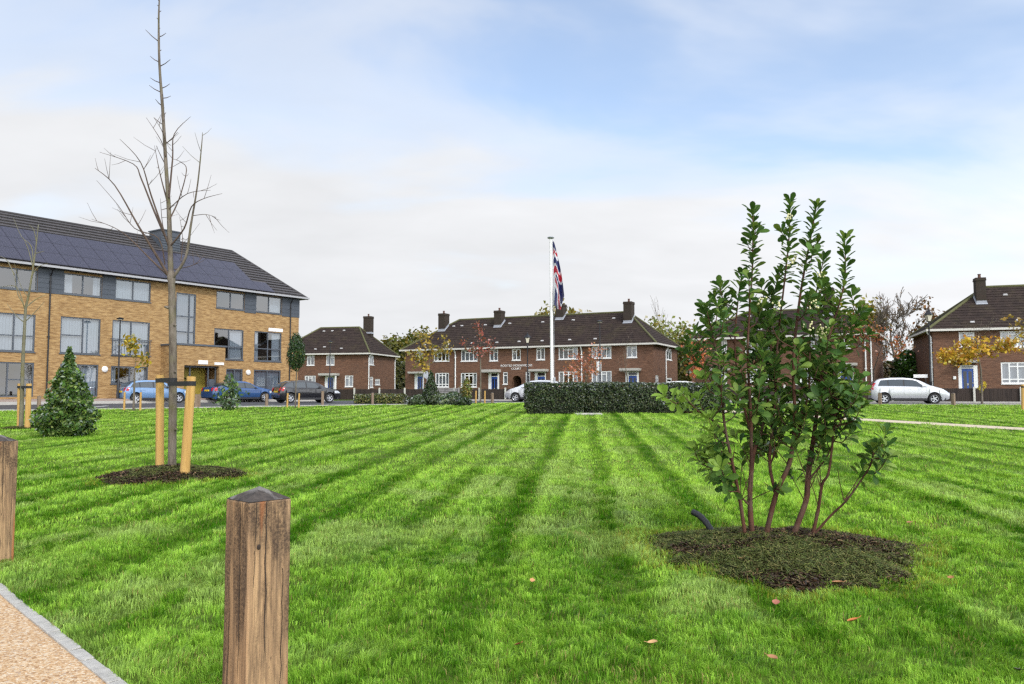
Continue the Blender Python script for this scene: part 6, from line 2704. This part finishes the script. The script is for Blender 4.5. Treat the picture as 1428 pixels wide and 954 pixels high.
def on_lawn(x, y):
    ok = y < lawn_y(x) + .03
    o = np.argsort(EP_[:, 1])
    ex = np.interp(y, EP_[o, 1], EP_[o, 0]) - np.clip(y - 14.77, 0, None) * 1.25
    ok &= x > ex - .012
    xr, xl = np.interp(y, PA_[:, 1], PA_[:, 0]), np.interp(y, PB_[:, 1], PB_[:, 0])
    ok &= ~((x > xl - .1) & (x < xr + .02) & (y > 14) & (y < 51))
    ok &= ~bed_mask(x, y, .90) & (~bed_mask(x, y, 1.0) | (np.modf(np.abs(np.sin(x * 917.3 + y * 411.7)) * 97.0)[0] < .45))
    return ok


def stripes(x, y):
    """The mower's lanes: light and dark of leaning blades put into the colour, plus a narrow broken run of dark clippings along each lap and a pale line beside it."""
    c = x - .093 * y
    c = c + .07 * (fbm(x * .5 + 40, y * .16 + 3, 3, 2) - .5) + .12 * (fbm(x * 2.2, y * .9, 4, 2) - .5)
    u = np.mod(c - .24 + .475, .95) - .475
    lane = np.floor((c - .24 + .475) / .95)
    amp = .55 + .9 * (np.mod(lane * .618 + .3, 1.0))
    dk = np.exp(-(u / .135) ** 2)
    clump = np.clip((fbm(x * 3.2 + lane * 7.3, y * 2.2, 41, 3) - .30) * 2.6, .12, 1.25)
    wide = np.exp(-((u + .12) / .30) ** 2) * .35
    pale = np.exp(-((u - .25) / .055) ** 2) * 1.1
    dk2 = np.exp(-((np.abs(u) - .475) / .09) ** 2) * clump * .75
    return .48 - (dk * (.25 + clump) * 1.35 + wide) * amp - dk2 + pale


grng = np.random.default_rng(99)
Gv, Gf, Gc = [], [], []
voff = 0


def hash2(i, j, k):
    n = (i * 374761393 + j * 668265263 + k * 974634777) & 0x7fffffff
    n = ((n ^ (n >> 13)) * 1274126177) & 0x7fffffff
    return ((n ^ (n >> 16)) & 0xffff) / 65535.0


def grass_zone(y0, y1, dens, hgt, wid, seg, margin=.9, cell=.07):
    """Blades grow in tufts: every blade belongs to a jittered cell and splays out of that cell's middle."""
    global voff
    hw = .70
    n = int(dens * (y1 - y0) * (hw * (y0 + y1) + 2 * margin))
    y = grng.uniform(0, 1, n)
    a_, b_ = hw * y0 + margin, hw * y1 + margin
    y = y0 + (y1 - y0) * (-a_ + np.sqrt(a_ * a_ + y * (b_ * b_ - a_ * a_))) / (b_ - a_)
    x = grng.uniform(-1, 1, n) * (hw * y + margin)
    keep = on_lawn(x, y)
    x, y = x[keep], y[keep]
    ci, cj = np.floor(x / cell + .35 * np.sin(y * 9)).astype(np.int64), np.floor(y / cell + .35 * np.sin(x * 8 + 1)).astype(np.int64)
    t1, t2, t3, t4, t5 = (hash2(ci, cj, k) for k in range(5))
    rough = fbm(x * 1.6, y * 1.1 + 3, 22, 3)
    lump = fbm(x * 3.1 + 9, y * 3.1, 27, 3)
    keep = grng.uniform(0, 1, len(x)) < .30 + .70 * t1 + .5 * (lump - .5)
    x, y, t1, t2, t3, t4, t5, rough, lump, ci, cj = (q[keep] for q in (x, y, t1, t2, t3, t4, t5, rough, lump, ci, cj))
    n = len(x)
    cx_, cy_ = (ci + .5 + .6 * (t2 - .5)) * cell, (cj + .5 + .6 * (t3 - .5)) * cell
    z = gz(x, y) + .075 * np.clip(lump - .22, 0, 1) * np.clip((14 - y) / 6, .3, 1)
    s_ = stripes(x, y)
    far = np.clip((y - 2.0) / 6.0, .25, 1)
    big = fbm(x * .35 + 11, y * .35 + 7, 21, 3)
    patch = fbm(x * .9 + 31, y * .7 + 5, 25, 3)
    s_ = np.clip(s_, -1.5, 1.3) * far * (1 + .35 * np.clip((y - 9) / 8, 0, 1))  # stripe sheen painted stronger with distance, like leaning blades at a low angle
    tall = np.clip((fbm(x * 1.1 + 70, y * 1.1, 24, 2) - .66) * 6, 0, 1)
    h = hgt * grng.uniform(.5, 1.2, n) * (.55 + .75 * t1) * (1 + .5 * (rough - .5) * 2) * (1 + .8 * tall)
    w = wid * grng.uniform(.7, 1.3, n)
    stripe_az = np.where(s_ > 0, PI / 2 - .093, -PI / 2 - .093)
    vx = (x - cx_) / cell * 1.1 + .45 * np.cos(stripe_az) + .5 * np.cos(t4 * 6.283) + grng.normal(0, .35, n)
    vy = (y - cy_) / cell * 1.1 + .45 * np.sin(stripe_az) * far + .5 * np.sin(t4 * 6.283) + grng.normal(0, .35, n)
    vl = np.hypot(vx, vy) + 1e-6
    dx, dy = vx / vl, vy / vl
    flat_ = np.clip((fbm(x * 2.0 + 17, y * 2.0, 33, 2) - .64) * 5, 0, .5)
    lean = np.clip(.30 + .48 * vl + .40 * t5 ** 3 + flat_ + grng.normal(0, .20, n), .05, 1.4)
    fa = grng.uniform(0, PI, n)
    px_, py_ = np.cos(fa) * w / 2, np.sin(fa) * w / 2
    mx, my, mz = x + dx * h * np.sin(lean * .5) * .5, y + dy * h * np.sin(lean * .5) * .5, z + h * np.cos(lean * .5) * .55
    tx_, ty_, tz_ = x + dx * h * np.sin(lean), y + dy * h * np.sin(lean), z + h * (.55 * np.cos(lean * .5) + .45 * np.cos(lean * 1.3))
    light = np.array([.37, .62, .080])
    dark = np.array([.062, .195, .006])
    f = .50 + .40 * s_ + .40 * (big - .5) + .85 * (patch - .5) + .9 * np.minimum(0, lump - .40) + .06 + .45 * (rough - .5) + .75 * (t5 - .5) * (.5 + .5 * (y < 14)) + grng.normal(0, .16, n) + .12 * np.clip((y - 8) / 12, 0, 1)  # blade-lean light and dark painted into the colour, hollows between lumps darkened too
    f = np.clip(f, 0, 1.2)[:, None]
    col = dark + (light - dark) * f
    pale = np.clip((fbm(x * .9 + 50, y * .9, 31, 3) - .56) * 4, 0, .55)[:, None] * (s_ > -.3)[:, None]
    col = col * (1 - pale) + np.array([.42, .54, .18]) * pale
    bed_rim = bed_mask(x, y, 1.25) & (grng.uniform(0, 1, n) < .35)
    col = np.where(bed_rim[:, None], np.array([.32, .34, .05]), col)
    dead = grng.uniform(0, 1, n) < .02 + .25 * np.clip((fbm(x * 1.3 + 90, y * 1.3, 35, 3) - .68) * 4, 0, 1)
    col = np.where(dead[:, None], np.array([.38, .31, .12]), col)
    col = np.clip(col * grng.uniform(.55, 1.40, (n, 1)), 0, .8)
    if seg == 2:
        P = np.stack([np.stack([x - px_, y - py_, z - .015], 1), np.stack([x + px_, y + py_, z - .015], 1), np.stack([mx + px_ * .8, my + py_ * .8, mz], 1), np.stack([mx - px_ * .8, my - py_ * .8, mz], 1), np.stack([tx_, ty_, tz_], 1)], 1).reshape(-1, 3)
        i = np.arange(n)[:, None] * 5 + voff
        Fc = np.concatenate([i + np.array([[0, 1, 2]]), i + np.array([[0, 2, 3]]), i + np.array([[3, 2, 4]])], 0)
        k = 5
    else:
        P = np.stack([np.stack([x - px_, y - py_, z - .015], 1), np.stack([x + px_, y + py_, z - .015], 1), np.stack([tx_, ty_, tz_], 1)], 1).reshape(-1, 3)
        Fc = np.arange(n)[:, None] * 3 + voff + np.array([[0, 1, 2]])
        k = 3
    Gv.append(P.astype(np.float32))
    Gf.append(Fc.astype(np.int32))
    Gc.append(np.repeat(col, k, 0).astype(np.float32))
    voff += n * k


grass_zone(1.2, 4.5, 17000, .037, .0034, 2, 2.4, cell=.065)
grass_zone(4.5, 7.5, 9500, .040, .0045, 2, 2.2, cell=.075)
grass_zone(7.5, 12, 4200, .046, .007, 2, 2.2, cell=.09)
grass_zone(12, 20, 1500, .055, .012, 1, 2.2, cell=.14)
grass_zone(20, 32, 480, .06, .022, 1, 2, cell=.2)
grass_zone(32, 53, 190, .065, .04, 1, 3, cell=.3)
tag(np_mesh("grass", np.concatenate(Gv), np.concatenate(Gf), M["grass"], None, np.concatenate(Gc)), kind="stuff")
# verge grass between the fence and the houses is the ground itself

# ================================================================== light and sky
SUN_EL, SUN_AZ = R(38), R(148)      # azimuth clockwise from +Y (the way the camera looks)
sd_ = Vector((math.sin(SUN_AZ) * math.cos(SUN_EL), math.cos(SUN_AZ) * math.cos(SUN_EL), math.sin(SUN_EL)))
sl = bpy.data.lights.new("sun", "SUN")
sl.energy = 1.5
sl.angle = R(10)
sl.color = (1.0, .95, .88)
so = bpy.data.objects.new("sun", sl)
COL.objects.link(so)
so.rotation_euler = (-sd_).to_track_quat("-Z", "Y").to_euler()

W = bpy.data.worlds.new("World")
SC.world = W
W.use_nodes = True
nt = W.node_tree
nt.nodes.clear()


class WN(NT):
    def __init__(s, t):
        s.t = t


w = WN(nt)
SKYLOC = (6.1, 6.6, 0)
sky = w.n("ShaderNodeTexSky", sky_type="NISHITA", sun_disc=False, sun_elevation=SUN_EL, sun_rotation=SUN_AZ, air_density=1.0, dust_density=.6, ozone_density=1.4)
gen = w.n("ShaderNodeTexCoord").outputs["Generated"]
sep = w.n("ShaderNodeSeparateXYZ")
w.put(sep.inputs[0], gen)
zc = w.math("MAXIMUM", sep.outputs[2], 0.0)
inv = w.math("DIVIDE", 1.0, w.math("ADD", zc, .22))
cmb = w.n("ShaderNodeCombineXYZ")
w.put(cmb.inputs[0], w.math("MULTIPLY", sep.outputs[0], inv))
w.put(cmb.inputs[1], w.math("MULTIPLY", sep.outputs[1], inv))
rotm = w.mapping(cmb.outputs[0], (1.0, 1.7, 1), (0, 0, R(-24)), SKYLOC)
n1 = w.noise(rotm, 1.15, 5, .50, .35)
n2 = w.noise(w.mapping(cmb.outputs[0], (1, 1.5, 1), (0, 0, R(-18)), (7.7, 2.1, 0)), 2.4, 5, .5, .2)
# cloud cover: solid towards the horizon, torn higher up
zs = w.math("ADD", zc, w.math("MULTIPLY", sep.outputs[0], .17))
bias = w.ramp(zs, [(0, 1.0), (.17, .93), (.25, .66), (.36, .30), (.46, .16), (.7, .3), (1, .5)])
cover = w.math("ADD", bias, w.math("MULTIPLY", w.math("SUBTRACT", n1, .5), 1.45))
cover = w.ramp(cover, [(.12, .16), (.45, .60), (.82, 1.0)], "EASE")
tone = w.math("ADD", .77, w.math("MULTIPLY", w.math("SUBTRACT", n2, .5), .18))
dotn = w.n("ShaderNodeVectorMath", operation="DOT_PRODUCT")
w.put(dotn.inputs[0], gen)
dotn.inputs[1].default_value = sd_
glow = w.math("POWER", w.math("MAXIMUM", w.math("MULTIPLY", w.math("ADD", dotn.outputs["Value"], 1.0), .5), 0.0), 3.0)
tone = w.math("MULTIPLY", tone, w.math("ADD", 1.0, w.math("MULTIPLY", glow, 3.6)))  # unseen clouds round the sun brightened further, added to light the lawn
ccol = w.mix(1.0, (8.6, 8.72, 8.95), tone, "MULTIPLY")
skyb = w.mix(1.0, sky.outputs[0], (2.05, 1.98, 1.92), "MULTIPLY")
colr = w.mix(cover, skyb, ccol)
bg = w.n("ShaderNodeBackground")
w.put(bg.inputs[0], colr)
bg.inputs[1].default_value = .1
ow = w.n("ShaderNodeOutputWorld")
nt.links.new(bg.outputs[0], ow.inputs[0])

SC.view_settings.view_transform = "Standard"
SC.view_settings.look = "None"
SC.view_settings.exposure = 0.32
SC.view_settings.gamma = 1.0
SC.view_settings.use_curve_mapping = False
SC.render.engine = "CYCLES"
cy = SC.cycles
cy.max_bounces = 5
cy.diffuse_bounces = 3
cy.glossy_bounces = 2
cy.transmission_bounces = 2
cy.transparent_max_bounces = 8
cy.caustics_reflective = False
cy.caustics_refractive = False
cy.sample_clamp_indirect = 6
cy.use_adaptive_sampling = True
cy.adaptive_threshold = .015
cy.use_denoising = False
cy.denoiser = "OPENIMAGEDENOISE"
cy.pixel_filter_type = "BLACKMAN_HARRIS"
cy.filter_width = 1.4
